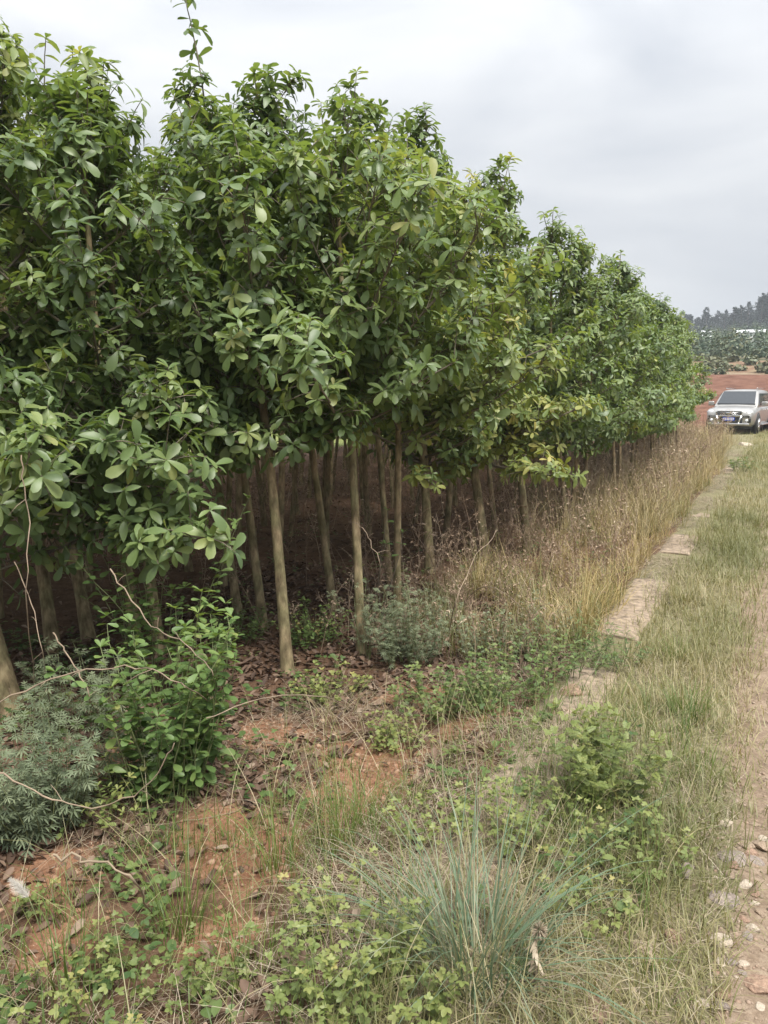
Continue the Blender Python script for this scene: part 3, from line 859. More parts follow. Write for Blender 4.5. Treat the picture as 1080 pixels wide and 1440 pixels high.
# ------------------------------------------------------------------ plants
def plant(name, label, cat, base, nst, h, spread, tpl, size, gap, mat, group=None, rs=.0025, start=.12, seed=1, droop=.0, stemmat='stem', flat=.35, ell=None):
    rr = random.Random(seed)
    root = thing(name, label, cat, base, 0, group)
    st = Acc(); lf = Acc(); Ms = []; R = []
    for k in range(nst):
        a = rr.uniform(0, 6.28); sp_ = spread * math.sqrt(rr.random())
        p = Vector((math.cos(a) * sp_ * .45, math.sin(a) * sp_ * .45, 0))
        if ell: p = Vector((p.x * ell[0], p.y * ell[1], 0))
        p.z = height(base[0] + p.x, base[1] + p.y) - base[2] - .01
        H = h * rr.uniform(.55, 1.05) * (1 - .35 * sp_ / max(spread, .01))
        d = Vector((math.cos(a) * sp_ / max(h, .1) * .8 + rr.gauss(0, .1), math.sin(a) * sp_ / max(h, .1) * .8 + rr.gauss(0, .1), 1)).normalized()
        n = max(3, int(H / gap)); pts = [p.copy()]; ph = rr.uniform(0, 6.28); tone = rr.gauss(.5, .12)
        for i in range(n):
            d = (d + Vector((rr.gauss(0, .09), rr.gauss(0, .09), rr.gauss(.02, .05) - droop * i / n))).normalized()
            p = p + d * (H / n); pts.append(p.copy())
            if i / n < start: continue
            for side in range(rr.choice((1, 1, 2))):
                an = ph + 2.4 * i + side * PI + rr.uniform(-.3, .3)
                ld = Vector((math.cos(an), math.sin(an), rr.uniform(-.25, .55)))
                sz = size * rr.uniform(.65, 1.15) * (1 - .35 * (i / n) ** 2)
                Ms.append(frame(p, ld, Vector((rr.gauss(0, flat), rr.gauss(0, flat), 1)), sz)); R.append(min(1, max(0, tone + rr.gauss(0, .14) + .12 * i / n)))
        for q in range(3):
            an = rr.uniform(0, 6.28)
            Ms.append(frame(p, Vector((math.cos(an), math.sin(an), .8)), Vector((0, 0, 1)), size * .6)); R.append(min(1, tone + .2))
        st.tube(pts[::2] if len(pts) > 8 else pts, [rs * (1 - .6 * i / max(1, len(pts[::2] if len(pts) > 8 else pts) - 1)) for i in range(len(pts[::2] if len(pts) > 8 else pts))], 4)
    tp = tpl if isinstance(tpl, list) else [tpl]
    for k, t_ in enumerate(tp):
        lf.copies(t_, Ms[k::len(tp)], R[k::len(tp)])
    link('stem', st.mesh('stem'), root, M[stemmat])
    f = link('foliage', lf.mesh('foliage'), root, M[mat]); f['kind'] = 'stuff'
    return root

B = gp(248, 1118)
plant('leafy_shrub', 'bright green round-leaved shrub climbing against a thin trunk', 'shrub', B, 64, 1.05, .34, [LEAF[0], LEAF[1]], .078, .04, 'shrub', rs=.004, start=.05, seed=3)
plant('leafy_shrub', 'upper sprigs of round-leaved shrub wrapped round the thin tree trunk', 'shrub', gp(212, 985), 20, 1.6, .24, [LEAF[0], LEAF[1]], .08, .05, 'shrub', rs=.004, start=.2, seed=4)
plant('leafy_shrub', 'low yellowish sprigs at the foot of the round-leaved shrub', 'shrub', gp(170, 1150), 26, .30, .30, [LEAF[0], LEAF[1]], .042, .035, 'yweed', rs=.002, seed=5)
plant('mugwort_plant', 'large grey-green mugwort clump beside the thick leaning tree', 'weed', gp(48, 1170), 64, .66, .40, MUGW, .085, .032, 'mugwort', rs=.003, start=.05, seed=6)
plant('mugwort_plant', 'smaller grey-green mugwort behind the large clump in the shade', 'weed', gp(110, 1030), 32, .55, .34, MUGW, .085, .04, 'mugwort', rs=.003, seed=7)
plant('mugwort_plant', 'mugwort sprig between the leafy shrub and the soil bank', 'weed', gp(200, 1110), 22, .42, .24, MUGW, .07, .035, 'mugwort', rs=.003, seed=8)
plant('weed_bush', 'bushy blue-green weed standing at the foot of the slim straight tree', 'weed', gp(572, 935), 60, .66, .36, MUGW, .06, .028, 'mugwort', rs=.003, start=.1, seed=9)
plant('weed_bush', 'tall thin blue-green weed with whorled leaves against the slim trunk', 'weed', gp(515, 930), 8, .75, .10, MUGW, .075, .05, 'mugwort', rs=.003, seed=10)
for k, (px_, py_, h_, s_, tp_, mt_, lab) in enumerate([
        (655, 1005, .30, .22, TRIFOL, 'weed', 'bright green trifoliate weed on the bank between bare red soil and edging'),
        (720, 985, .34, .22, [OVAL, TRIFOL], 'weed', 'mid green leafy weed on the bank beside the dark glossy weed'),
        (800, 945, .30, .22, NARROW, 'weed', 'dark glossy narrow-leaved weed spilling over the concrete edging'),
        (745, 915, .36, .20, [MUGW, NARROW], 'mugwort', 'grey-green upright weed in front of the golden grass'),
        (610, 1000, .22, .20, OVAL, 'weed', 'low round-leaved weed on the edge of the bare red soil'),
        (690, 930, .30, .2, [TRIFOL, MUGW], 'mugwort', 'dull green weed behind the bank weeds below the golden grass'),
        (470, 985, .18, .18, OVAL, 'yweed', 'small yellow-green weed in leaf litter between two bare trunks'),
        (440, 905, .28, .16, [LEAF[0], TRIFOL], 'shrub', 'seedling with pale new leaves between crooked and pale trunks'),
        (330, 905, .26, .2, TRIFOL, 'weed', 'shaded weed below the straight dark tree'),
        (865, 935, .18, .16, NARROW, 'weed', 'small dark weed growing over the concrete slab end'),
        (560, 1050, .16, .14, TRIFOL, 'yweed', 'small yellow-green weed on the red soil bank')]):
    plant('weed_plant', lab, 'weed', gp(px_, py_), 36, h_ * 1.4, s_ * 1.9, tp_, .042 if tp_ is not NARROW else .055, .028, mt_, 'broadleaf weeds on the bank', start=.05, seed=20 + k)
for k, (px_, py_, h_, s_, n_, lab) in enumerate([
        (848, 1135, .42, .20, 22, 'tall feathery yellow-green weed growing over the track edge'),
        (770, 1190, .26, .22, 16, 'yellow-green trifoliate weed behind the blue-green grass tuft'),
        (905, 1215, .20, .18, 12, 'low yellow-green weed beside the stony track'),
        (545, 1440, .28, .22, 22, 'yellow-green broad-leaved weed at the foot of the blue-green tuft'),
        (420, 1425, .22, .18, 12, 'sparse yellow-green weed in dead thatch'),
        (120, 1440, .22, .24, 16, 'yellow-green weed patch beside the white seed head'),
        (300, 1400, .2, .18, 10, 'thin yellow-green weed on litter-covered soil'),
        (690, 1190, .20, .2, 12, 'yellow-green weed standing on the half-buried concrete slab'),
        (600, 1180, .2, .18, 12, 'yellow-green weed left of the half-buried slab'),
        (470, 1290, .18, .2, 10, 'small yellow-green weed among fresh grass blades'),
        (830, 1290, .14, .2, 10, 'ground-hugging yellow-green weed right of the tuft'),
        (60, 1290, .1, .12, 6, 'tiny green seedling under the white seed head')]):
    plant('trifoliate_weed', lab, 'weed', gp(px_, py_), int(n_ * 1.6), h_ * 1.2, s_ * 1.15, PINNATE if k == 0 else TRIFOL, .055 if k == 0 else .042, .026 if k == 0 else .03, 'yweed', 'yellow-green weeds in the foreground', start=.1, seed=50 + k, rs=.0018)
plant('leafy_bush', 'small bright green bush in front of the parked car', 'bush', gp(1014, 611), 26, .75, .6, OVAL, .12, .07, 'yweed', rs=.006, seed=80)
plant('leafy_bush', 'dark green weed clump on the grassy track by a pale slab', 'bush', gp(1042, 664), 22, .38, .32, NARROW, .14, .05, 'weed', rs=.004, seed=81)
plant('sapling', 'sparse sapling with pale leaves beside the slim straight trunk', 'sapling', gp(532, 872), 4, 1.2, .12, [LEAF[0], LEAF[1]], .07, .09, 'shrub', rs=.005, start=.45, seed=82, stemmat='limb')

# ---- the blue-green grass tuft: every blade is a part
tuft = thing('grass_tuft', 'large blue-green tuft of long arching grass blades', 'grass tuft', gp(668, 1372))
TB = []
for k, (bd, cu) in enumerate(((.15, .2), (.35, .3), (.5, .6), (.75, .8), (.3, 1.4), (.1, .1))):
    for tone in (.2, .45, .62, .95):
        Vt, Tt = blade_tpl(bd, 9, cu); me = mesh_np('blade', Vt, Tt, np.full(len(Vt), tone)); me.materials.append(M['bluegrass']); TB.append(me)
rr = random.Random(12)
for k in range(232):
    a = rr.uniform(0, 6.28); q = math.sqrt(rr.random()) * .13
    L = rr.uniform(.28, .62) * (1 - .6 * q)
    bl = link('blade', TB[rr.randrange(len(TB)) if k % 6 else rr.choice((3, 7, 11))], tuft)
    bl.matrix_local = m4(blade_M(math.cos(a) * q, math.sin(a) * q, -.01, L, rr.uniform(.0035, .0065), a + rr.gauss(0, .5), q * 2.4 + rr.uniform(-.05, .32)))
for k in range(60):                                         # dead and broken blades matted round the foot
    a = rr.uniform(0, 6.28); q = math.sqrt(rr.random()) * .16
    bl = link('blade', TB[rr.choice((7, 11, 15, 19))], tuft)
    bl.matrix_local = m4(blade_M(math.cos(a) * q, math.sin(a) * q, .0, rr.uniform(.10, .34), rr.uniform(.002, .0045), a + rr.gauss(0, .9), rr.uniform(.6, 1.45)))
for a, L, tl, bdx in ((.35, .70, .75, 2), (.2, .78, .55, 1), (.5, .62, .85, 2), (-.2, .55, 1.15, 0), (-.45, .66, 1.1, 4), (3.3, .66, .7, 1), (2.9, .5, .9, 2)):
    bl = link('blade', TB[bdx * 4 + 1], tuft); bl.matrix_local = m4(blade_M(.02 * math.cos(a), .02 * math.sin(a), 0, L, .007, a + YAW, tl))
# ---- further grass tufts that stand singly
def small_tuft(base, n, L, mat, label, cat='grass tuft', w=.004, sp_=.06, lean=.35, group=None, seed=0, tone=(.2, .9)):
    rr = random.Random(seed); acc = Acc(); buckets = [[] for _ in BLADES]; rn = [[] for _ in BLADES]
    for k in range(n):
        a = rr.uniform(0, 6.28); q = math.sqrt(rr.random()) * sp_; b = rr.randrange(len(BLADES))
        x, y = math.cos(a) * q, math.sin(a) * q
        buckets[b].append(blade_M(x, y, height(base.x + x, base.y + y) - base.z - .01, L * rr.uniform(.45, 1.05), w * rr.uniform(.6, 1.2), a + rr.gauss(0, .5), rr.uniform(-.05, lean))); rn[b].append(rr.uniform(*tone))
    for b in range(len(BLADES)): acc.copies(BLADES[b], buckets[b], rn[b])
    o = link('grass_tuft', acc.mesh('grass_tuft'), None, M[mat]); o.location = base
    return tag(o, label, cat, group)
for k, (px_, py_, n_, L_, lab) in enumerate([
        (480, 1200, 90, .42, 'fresh green grass tuft on the red soil left of the slab'), (520, 1165, 60, .34, 'short fresh green tuft behind the taller green tuft'),
        (390, 1230, 60, .40, 'thin green grass tuft on bare orange soil'), (260, 1320, 70, .46, 'green and straw grass tuft growing out of leaf litter'),
        (330, 1190, 22, .30, 'few upright green blades on the orange bank'), (970, 1010, 130, .26, 'bright grass tuft at the rim of the stony track'),
        (965, 850, 120, .24, 'dense green tuft beside the bare concrete slab'), (950, 930, 90, .2, 'olive tuft between slab and wheel track'),
        (350, 1380, 60, .3, 'straw-coloured and green tuft in the thatch'), (90, 1380, 50, .34, 'upright tuft below the white seed head'),
        (580, 1300, 60, .3, 'green tuft just left of the blue-green tuft'), (990, 1100, 60, .16, 'short tuft beside stones of the track'), (920, 1400, 60, .12, 'dry short tuft among the stones')]):
    small_tuft(gp(px_, py_), n_, L_, 'greengrass' if k not in (6,) else 'verge', lab, seed=90 + k, group='single grass tufts', sp_=.07 if k < 5 else .1, lean=.4)

# ---- seed heads
B = gp(62, 1330)
sh = thing('seed_head_grass', 'grass stalk with a fluffy white seed head', 'grass', B)
ac = Acc(); tip = at_depth(40, 1262, depth_of(B)) - B
p0 = Vector((0, 0, -.01)); pts = [p0.lerp(tip, t) + Vector((0, 0, .02 * math.sin(t * PI))) for t in (0, .3, .6, 1)]
ac.tube(pts, [.002, .0018, .0016, .0012], 5); link('stalk', ac.mesh('stalk'), sh, M['stem'])
ac = Acc(); rr = random.Random(4); Ms = []; d = (at_depth(10, 1232, depth_of(B)) - B - tip).normalized()
for k in range(1000):
    t = rr.random(); c = tip + d * (.08 * t); wd = .009 + .010 * math.sin(PI * min(1, t + .12))
    v = Vector((rr.gauss(0, 1), rr.gauss(0, 1), rr.gauss(0, 1))).normalized() * .8 + d * .9
    Ms.append(frame(c, v, Vector((rr.gauss(0, 1), rr.gauss(0, 1), 1)), wd * .12, wd * 1.6, wd))
ac.copies(leaf_tpl((1, .8), (.3, .7), .3, 0, 0), Ms, np.random.default_rng(1).random(len(Ms))); f = link('seed_head', ac.mesh('seed_head'), sh, M['fluff']); f['kind'] = 'stuff'
B = gp(757, 1405)
th_ = thing('dry_thistle', 'dry woolly thistle stalk with a drooping grey head beside the tuft', 'weed', B)
ac = Acc(); tip = at_depth(752, 1308, depth_of(B)) - B
ac.tube([Vector((0, 0, -.01)), tip * .5, tip], [.007, .006, .004], 6); link('stalk', ac.mesh('stalk'), th_, M['straw'])
ac = Acc(); Ms = []
for k in range(300):
    v = Vector((rr.gauss(0, 1), rr.gauss(0, 1), rr.gauss(0, 1) - .3)).normalized()
    Ms.append(frame(tip + RGT * .012 + v * .006, v, Vector((rr.gauss(0, 1), rr.gauss(0, 1), 1)), .008, .02, .012))
for k in range(46):
    c = tip * rr.uniform(.1, .95); an = rr.uniform(0, 6.28)
    Ms.append(frame(c, Vector((math.cos(an), math.sin(an), -.4)), Vector((0, 0, 1)), .035))
ac.copies(leaf_tpl((1, .8), (.3, .7), .3, .3, 0), Ms, np.random.default_rng(2).random(len(Ms))); f = link('seed_head', ac.mesh('seed_head'), th_, M['straw']); f['kind'] = 'stuff'

# ---- arching dead stems and hanging vines
def vine(label, pts, r=.003, mat='twig', name='dead_vine'):
    """pts: (pixel x, pixel y, depth) turned into points of the place"""
    P_ = [at_depth(*p) for p in pts]; Q = []
    n = len(P_)
    for i in range(n - 1):
        a = P_[max(0, i - 1)]; b = P_[i]; c = P_[i + 1]; d = P_[min(n - 1, i + 2)]
        for k in range(6):
            t = k / 6
            Q.append(.5 * ((2 * b) + (c - a) * t + (2 * a - 5 * b + 4 * c - d) * t * t + (3 * b - a - 3 * c + d) * t ** 3))
    Q.append(P_[-1])
    for i in range(1, len(Q) - 1):
        Q[i] = Q[i] + Vector((random.gauss(0, 1), random.gauss(0, 1), random.gauss(0, 1))) * r * 1.3
    o_ = Q[0].copy(); ac = Acc(); ac.tube([q - o_ for q in Q], [r * (1 - .5 * i / len(Q)) * random.uniform(.75, 1.2) for i in range(len(Q))], 5)
    for i in range(2, len(Q) - 1, 3):                        # side twigs
        if random.random() < .55:
            e = Q[i] + Vector((random.gauss(0, 1), random.gauss(0, 1), random.gauss(.3, 1))).normalized() * random.uniform(.03, .11)
            ac.tube([Q[i] - o_, Q[i].lerp(e, .5) - o_ + Vector((0, 0, .006)), e - o_], [r * .5, r * .4, r * .25], 4)
    o = link(name, ac.mesh(name), None, M[mat]); o.location = o_
    return tag(o, label, 'vine', 'dead stems and vines')
gd = lambda x, y: depth_of(gp(x, y)) - .01
vine('long pale stem arching over the mugwort into the leafy shrub', [(-12, 992, 2.9), (90, 950, 2.95), (190, 938, 2.95), (265, 968, 2.8), (310, 1010, gd(310, 1010))], .0035)
vine('low dry stem bowed across the mugwort and under the shrub', [(-10, 1078, 2.55), (60, 1118, 2.5), (140, 1134, 2.5), (205, 1105, 2.45), (245, 1045, 2.4)], .0032)
vine('dry stem slanting from shaded trunks down to the mugwort', [(75, 890, 3.4), (105, 935, 3.2), (130, 985, 3.1), (146, 1018, gd(146, 1030))], .0035)
vine('thin hanging vine dropping from the low foliage at the thick tree', [(30, 640, 3.0), (38, 720, 3.0), (40, 860, 3.0), (52, 1030, gd(52, 1040))], .003)
vine('thin bent vine beside the hanging vine', [(20, 790, 3.2), (45, 850, 3.2), (62, 930, 3.1), (72, 1010, gd(72, 1030))], .0025)
vine('stem slanting down through the leafy shrub', [(155, 800, 3.3), (205, 870, 3.1), (260, 905, 2.95), (300, 950, 2.9)], .0035)
vine('pale straw lying across the orange soil below the shrub', [(110, 1180, gd(110, 1180)), (220, 1160, gd(220, 1162)), (330, 1140, gd(330, 1144)), (400, 1090, gd(400, 1094))], .0022, 'straw')
vine('long straw lying over leaf litter toward the slim tree', [(300, 1035, gd(300, 1036) - .03), (400, 1045, gd(400, 1052)), (520, 1035, gd(520, 1042)), (590, 1000, gd(590, 1004))], .0022, 'straw')
vine('thin dry stem arching from shrub over litter to pale trunk', [(290, 1010, 2.9), (380, 980, 3.0), (470, 985, 3.1), (520, 1020, gd(520, 1022))], .0025)
vine('reddish bramble stem arching in front of the thick straight trunk', [(630, 905, gd(630, 905)), (640, 850, 4.6), (665, 790, 4.9), (700, 745, 5.2)], .004)
vine('reddish bramble stem curving low beside the dark trunk', [(545, 890, gd(545, 890)), (535, 800, 4.5), (515, 750, 4.7), (500, 735, 4.8)], .0035)
vine('bramble stem looping over dead grass', [(640, 860, gd(640, 860)), (680, 825, 4.9), (730, 850, 4.8), (760, 890, gd(760, 893))], .003)
vine('broad pale dry blade bent over in front of the mugwort', [(75, 1202, 2.1), (130, 1210, 2.1), (190, 1238, 2.05), (215, 1290, gd(215, 1290))], .0045, 'straw')
vine('tall thin green stem leaning over the red soil', [(640, 1260, gd(640, 1260)), (628, 1150, 2.35), (615, 1000, 2.4)], .0018, 'straw')
vine('second tall thin straw beside the blue-green tuft', [(690, 1200, gd(690, 1200)), (660, 1090, 2.5), (645, 1000, 2.6)], .0016, 'straw')
vine('tall straw stalk standing before the half-buried slab', [(668, 1180, gd(668, 1180)), (670, 1110, 2.55), (667, 1025, 2.55)], .002, 'straw')

# ------------------------------------------------------------------ stuff: grass, straw, litter, dead weeds, gravel
def scatter_blades(name, label, cat, mat, gen, templates=BLADES):
    buckets = [[] for _ in templates]; rn = [[] for _ in templates]
    for Mx, r_ in gen:
        b = random.randrange(len(templates)); buckets[b].append(Mx); rn[b].append(r_)
    ac = Acc()
    for b in range(len(templates)): ac.copies(templates[b], buckets[b], rn[b])
    return tag(link(name, ac.mesh(name), None, M[mat]), label, cat, None, 'stuff')
def cl(v): return min(1.0, max(0.0, v))

def gen_gold():
    for c in range(400):
        y = 4.9 + 15 * random.random() ** 1.5
        x = random.uniform(-2.5 if y > 6.0 else -1.75, -1.0) + random.gauss(0, .06)
        if n2(x, y, 1.3, 55) < -.22: continue
        if y < 5.6 and x < -1.45: continue
        tone = cl(random.gauss(.5, .25)); hh = random.uniform(.16, .62)
        for k in range(26 if y < 10 else 17):
            a = random.uniform(0, 6.28); q = random.random() * .09
            bx, by = x + math.cos(a) * q, y + math.sin(a) * q
            yield blade_M(bx, by, height(bx, by) - .01, hh * random.uniform(.5, 1.1), random.uniform(.003, .006), a + random.gauss(0, .8), abs(random.gauss(0, .35))), cl(tone + random.gauss(0, .2))
scatter_blades('golden_grass', 'tall golden dry grass along the concrete edging', 'grass', 'gold', gen_gold())

def gen_tall_dead():
    for c in range(1000):
        y = 9.0 + 25 * random.random() ** .9; x = random.uniform(-2.9, -1.15) - max(0, y - 19) * random.random() * .16
        if y > 29.5 and x > -3.2: continue
        tone = cl(random.gauss(.5, .22)); hh = random.uniform(.45, .95)
        for k in range(13):
            a = random.uniform(0, 6.28); q = random.random() * .15
            bx, by = x + math.cos(a) * q, y + math.sin(a) * q
            yield blade_M(bx, by, height(bx, by) - .01, hh * random.uniform(.5, 1.1), random.uniform(.004, .007) * (.7 + y / 22), a, random.uniform(-.05, .35)), cl(tone + random.gauss(0, .15))
scatter_blades('tall_dead_grass', 'tall pale brown dead grass beyond the golden grass along the tree row', 'grass', 'tan', gen_tall_dead())
def gen_verge():
    for k in range(46000):
        y = 1.35 + 34 * random.random() ** 2.1
        x = random.uniform(-.74, -.06) + random.gauss(0, .07) + (abs(random.gauss(0, .3)) if random.random() < .16 else 0)
        if y < 2.4: x = random.uniform(-.9, .0)
        if y > 11 and random.random() < .6: x = random.uniform(-.7, 2.6)
        if y > 24 and random.random() < .4: x = random.uniform(-2.2, 3.5)
        if n2(x, y, 1.9, 21) < random.uniform(-.5, .2) - .25: continue
        h_ = random.uniform(.04, .15) * (1 + .8 * max(0, n2(x, y, .9, 30))) * (1.3 if y > 6 else 1)
        yield blade_M(x, y, height(x, y) - .004, h_, random.uniform(.0022, .0042) * (1 + y / 14), random.uniform(0, 6.28), random.uniform(0, .75)), cl(.42 + .5 * n2(x, y, .8, 17) + random.gauss(0, .2) + .25 * (y < 2.3))
scatter_blades('verge_grass', 'short olive grass covering the track verge', 'grass', 'verge', gen_verge())

def gen_thatch():
    for k in range(19000):
        x = random.uniform(-2.4, -.05); y = random.uniform(1.0, 4.6)
        if n2(x, y, 1.6, 44) < random.uniform(-.5, .35): continue
        if sum(sp(x, y, *q) for q in ORANGE) > random.uniform(.35, 1.3): continue
        yield blade_M(x, y, height(x, y) + random.uniform(0, .02), random.uniform(.06, .24), random.uniform(.0012, .0026), random.uniform(0, 6.28), random.uniform(.9, 1.6)), random.random()
    for k in range(13000):                                    # straw along the edging and the slab joints
        y = 1.8 + 22 * random.random() ** 1.6; x = -.86 + random.gauss(0, .2)
        if n2(x, y, 1.2, 61) < -.05: continue
        yield blade_M(x, y, height(x, y) + random.uniform(.0, .025), random.uniform(.08, .26), random.uniform(.002, .0035) * (1 + y / 18), random.uniform(0, 6.28), random.uniform(1.1, 1.6)), random.random() * .7
scatter_blades('dead_thatch', 'dead straw thatch lying on the verge and edging', 'straw', 'straw', gen_thatch(), STRAW)

def gen_green():
    for c in range(700):
        x = random.uniform(-2.2, -.2); y = random.uniform(1.15, 4.0)
        if n2(x, y, 1.1, 71) < -.22: continue
        if x < -1.3 and y > 2.9: continue
        hh = random.uniform(.10, .30); t = random.gauss(.45, .2)
        for k in range(random.randint(3, 10)):
            a = random.uniform(0, 6.28)
            bx, by = x + random.gauss(0, .03), y + random.gauss(0, .03)
            yield blade_M(bx, by, height(bx, by) - .005, hh * random.uniform(.5, 1.1), random.uniform(.0022, .0042), a, random.uniform(0, .5)), cl(t + random.gauss(0, .15))
def gen_green_long():
    for k in range(900):
        x = random.uniform(-2.2, -.2); y = random.uniform(1.2, 3.6)
        if sum(sp(x, y, *q) for q in ORANGE) > random.uniform(.3, 1.5): continue
        yield blade_M(x, y, height(x, y) - .005, random.uniform(.18, .5), random.uniform(.002, .004), random.uniform(0, 6.28), abs(random.gauss(.3, .4))), cl(random.gauss(.62, .28))
def gen_mixed():
    for c in range(420):
        y = 4.6 + 12 * random.random() ** 1.3; x = random.uniform(-2.6, -1.0)
        if n2(x, y, 1.1, 47) < -.05: continue
        hh = random.uniform(.2, .55); t = random.gauss(.3, .2)
        for k in range(18):
            bx, by = x + random.gauss(0, .05), y + random.gauss(0, .05)
            yield blade_M(bx, by, height(bx, by) - .005, hh * random.uniform(.5, 1.1), random.uniform(.003, .006), random.uniform(0, 6.28), abs(random.gauss(0, .4))), cl(t + random.gauss(0, .15))
scatter_blades('mixed_green_grass', 'loose green grass growing through the golden dry grass', 'grass', 'verge', gen_mixed())
scatter_blades('stray_grass', 'long stray grass blades and straws leaning across the foreground', 'grass', 'verge', gen_green_long())
scatter_blades('foreground_grass', 'sparse fresh grass blades across the foreground', 'grass', 'greengrass', gen_green())

def litter():
    ac = Acc(); B_ = [[], []]; R_ = [[], []]
    n_ = 0
    while n_ < 21000:
        if n_ % 3: x = random.uniform(-4.6, -1.05); y = random.uniform(.9, 6.5)
        else: x = random.uniform(-10, -1.2); y = random.uniform(2, 14)
        n_ += 1
        if x > -2.4 and y < 4 and (sum(sp(x, y, *q) for q in ORANGE) > random.uniform(.3, 1.2) or n2(x, y, 1.8, 91) < random.uniform(-.5, .3)): continue
        k = random.randrange(2); a = random.uniform(0, 6.28)
        B_[k].append(frame((x, y, height(x, y) + random.uniform(.003, .025)), Vector((math.cos(a), math.sin(a), random.gauss(0, .22))), Vector((random.gauss(0, .35), random.gauss(0, .35), 1)), random.uniform(.03, .072)))
        R_[k].append(cl(random.gauss(.45, .25)))
    for k in range(2): ac.copies(LITTER[k], B_[k], R_[k])
    return tag(link('leaf_litter', ac.mesh('leaf_litter'), None, M['litter']), 'brown fallen leaves covering the soil under the trees', 'leaf litter', None, 'stuff')
litter()

def dead_weed_tpl(seed):
    rr = random.Random(seed); ac = Acc()
    p = Vector((0, 0, 0)); d = Vector((rr.gauss(0, .15), rr.gauss(0, .15), 1)).normalized(); pts = [p.copy()]
    for k in range(5):
        d = (d + Vector((rr.gauss(0, .14), rr.gauss(0, .14), .03))).normalized(); p = p + d * .2; pts.append(p.copy())
    ac.tube(pts, [.006, .005, .0045, .004, .003, .002], 3, cap=False)
    for k in range(9):
        t = rr.uniform(.3, 1) * 5; i0 = min(4, int(t)); q = pts[i0].lerp(pts[i0 + 1], t - i0); a = rr.uniform(0, 6.28)
        e = q + Vector((math.cos(a) * .6, math.sin(a) * .6, rr.uniform(.1, .9))).normalized() * rr.uniform(.1, .26)
        ac.tube([q, q.lerp(e, .55) + Vector((0, 0, .02)), e], [.003, .0022, .0015], 3, cap=False)
        for j in range(3):
            an = rr.uniform(0, 6.28); c = q.lerp(e, rr.uniform(.4, 1)); Vt, Tt = LITTER[j % 2]
            Mx = np.asarray(frame(c, Vector((math.cos(an), math.sin(an), rr.uniform(-.9, .3))), Vector((rr.gauss(0, .6), rr.gauss(0, .6), 1)), rr.uniform(.02, .05)), np.float32)
            ac.raw(Vt @ Mx[:, :3].T + Mx[:, 3], Tt, .5)
    return np.concatenate(ac.V), np.concatenate(ac.T)
DW = [dead_weed_tpl(k) for k in range(7)]
def dead_weeds():
    B_ = [[] for _ in DW]; R_ = [[] for _ in DW]
    def put(x, y, s_, t_):
        k = random.randrange(len(DW)); B_[k].append(rotz(x, y, s_, height(x, y) - .01, None, random.uniform(-.25, .25))); R_[k].append(cl(t_))
    for k in range(800):                                    # between the row and the track, thinning towards the camera
        y = 7.5 + 26 * random.random() ** 1.15; x = random.uniform(-3.2, -1.2) if y < 20 else random.uniform(-4.8, -1.35)
        if y > 28 and x > -2.9 and y > 29: continue
        if y < 11 and random.random() < .55: continue
        put(x, y, random.uniform(.4, .85) * (1 + .25 * (y > 12)), random.gauss(.5, .2))
    for k in range(420):                                     # inside the plantation
        x = random.uniform(-9, -2.3); y = random.uniform(4.4, 16)
        put(x, y, random.uniform(.35, .9), random.gauss(.42, .18))
    for k in range(260):
        x = random.uniform(-3.0, -1.2); y = random.uniform(4.2, 8.5)
        put(x, y, random.uniform(.25, .6), random.gauss(.42, .18))
    ac = Acc()
    for k in range(len(DW)): ac.copies(DW[k], B_[k], R_[k])
    return tag(link('dead_weeds', ac.mesh('dead_weeds'), None, M['deadweed']), 'brown dead weed stalks under and beside the trees', 'weeds', None, 'stuff')
dead_weeds()

def ground_cover():
    """low leafy growth on the plantation floor and at the verge"""
    B_ = [[], []]; R_ = [[], []]
    for k in range(1100):
        x = random.uniform(-6.0, -.3); y = random.uniform(1.2, 9) if k % 2 else random.uniform(1.1, 3.6)
        if x > -1.1 and y > 3.6: continue
        if n2(x, y, .9, 33) < -.08: continue
        if sum(sp(x, y, *q) for q in ORANGE) > .3: continue
        z = height(x, y); hgt = random.uniform(.03, .16); t = random.gauss(.45, .2)
        for j in range(random.randint(4, 12)):
            a = random.uniform(0, 6.28); q = random.uniform(0, .07)
            B_[j % 2].append(frame((x + math.cos(a) * q, y + math.sin(a) * q, z + random.uniform(.01, hgt)), Vector((math.cos(a), math.sin(a), random.uniform(-.2, .5))), Vector((random.gauss(0, .3), random.gauss(0, .3), 1)), random.uniform(.025, .055)))
            R_[j % 2].append(cl(t + random.gauss(0, .12)))
    ac = Acc(); ac.copies(OVAL, B_[0], R_[0]); ac.copies(TRIFOL, B_[1], R_[1])
    return tag(link('ground_cover', ac.mesh('ground_cover'), None, M['weed']), 'small green seedlings scattered over the plantation floor', 'ground cover', None, 'stuff')
ground_cover()

# ---- stones
def stone_me(seed, sub=2, flat=.62):
    bm = bmesh.new(); bmesh.ops.create_icosphere(bm, subdivisions=sub, radius=.5)
    o3 = Vector((seed * 3.7, seed * 1.9, seed * .7)); rr = random.Random(seed)
    planes = [(Vector((rr.gauss(0, 1), rr.gauss(0, 1), rr.gauss(0, 1))).normalized(), rr.uniform(.28, .42)) for _ in range(6)]
    for v in bm.verts:
        c = v.co * (1 + .35 * mnoise.noise(v.co * 1.8 + o3) + .12 * mnoise.noise(v.co * 5 + o3))
        for nrm, dd in planes:
            e = c.dot(nrm) - dd
            if e > 0: c = c - nrm * e * .85
        v.co = Vector((c.x, c.y * .85, c.z * flat))
    for f in bm.faces: f.smooth = False
    me = bpy.data.meshes.new('stone'); bm.to_mesh(me); bm.free(); return me
M['stone'] = solid_mat('tan_stone', (.29, .22, .16), .9, var=.35, scale=9, spec=.2, bump=.5)
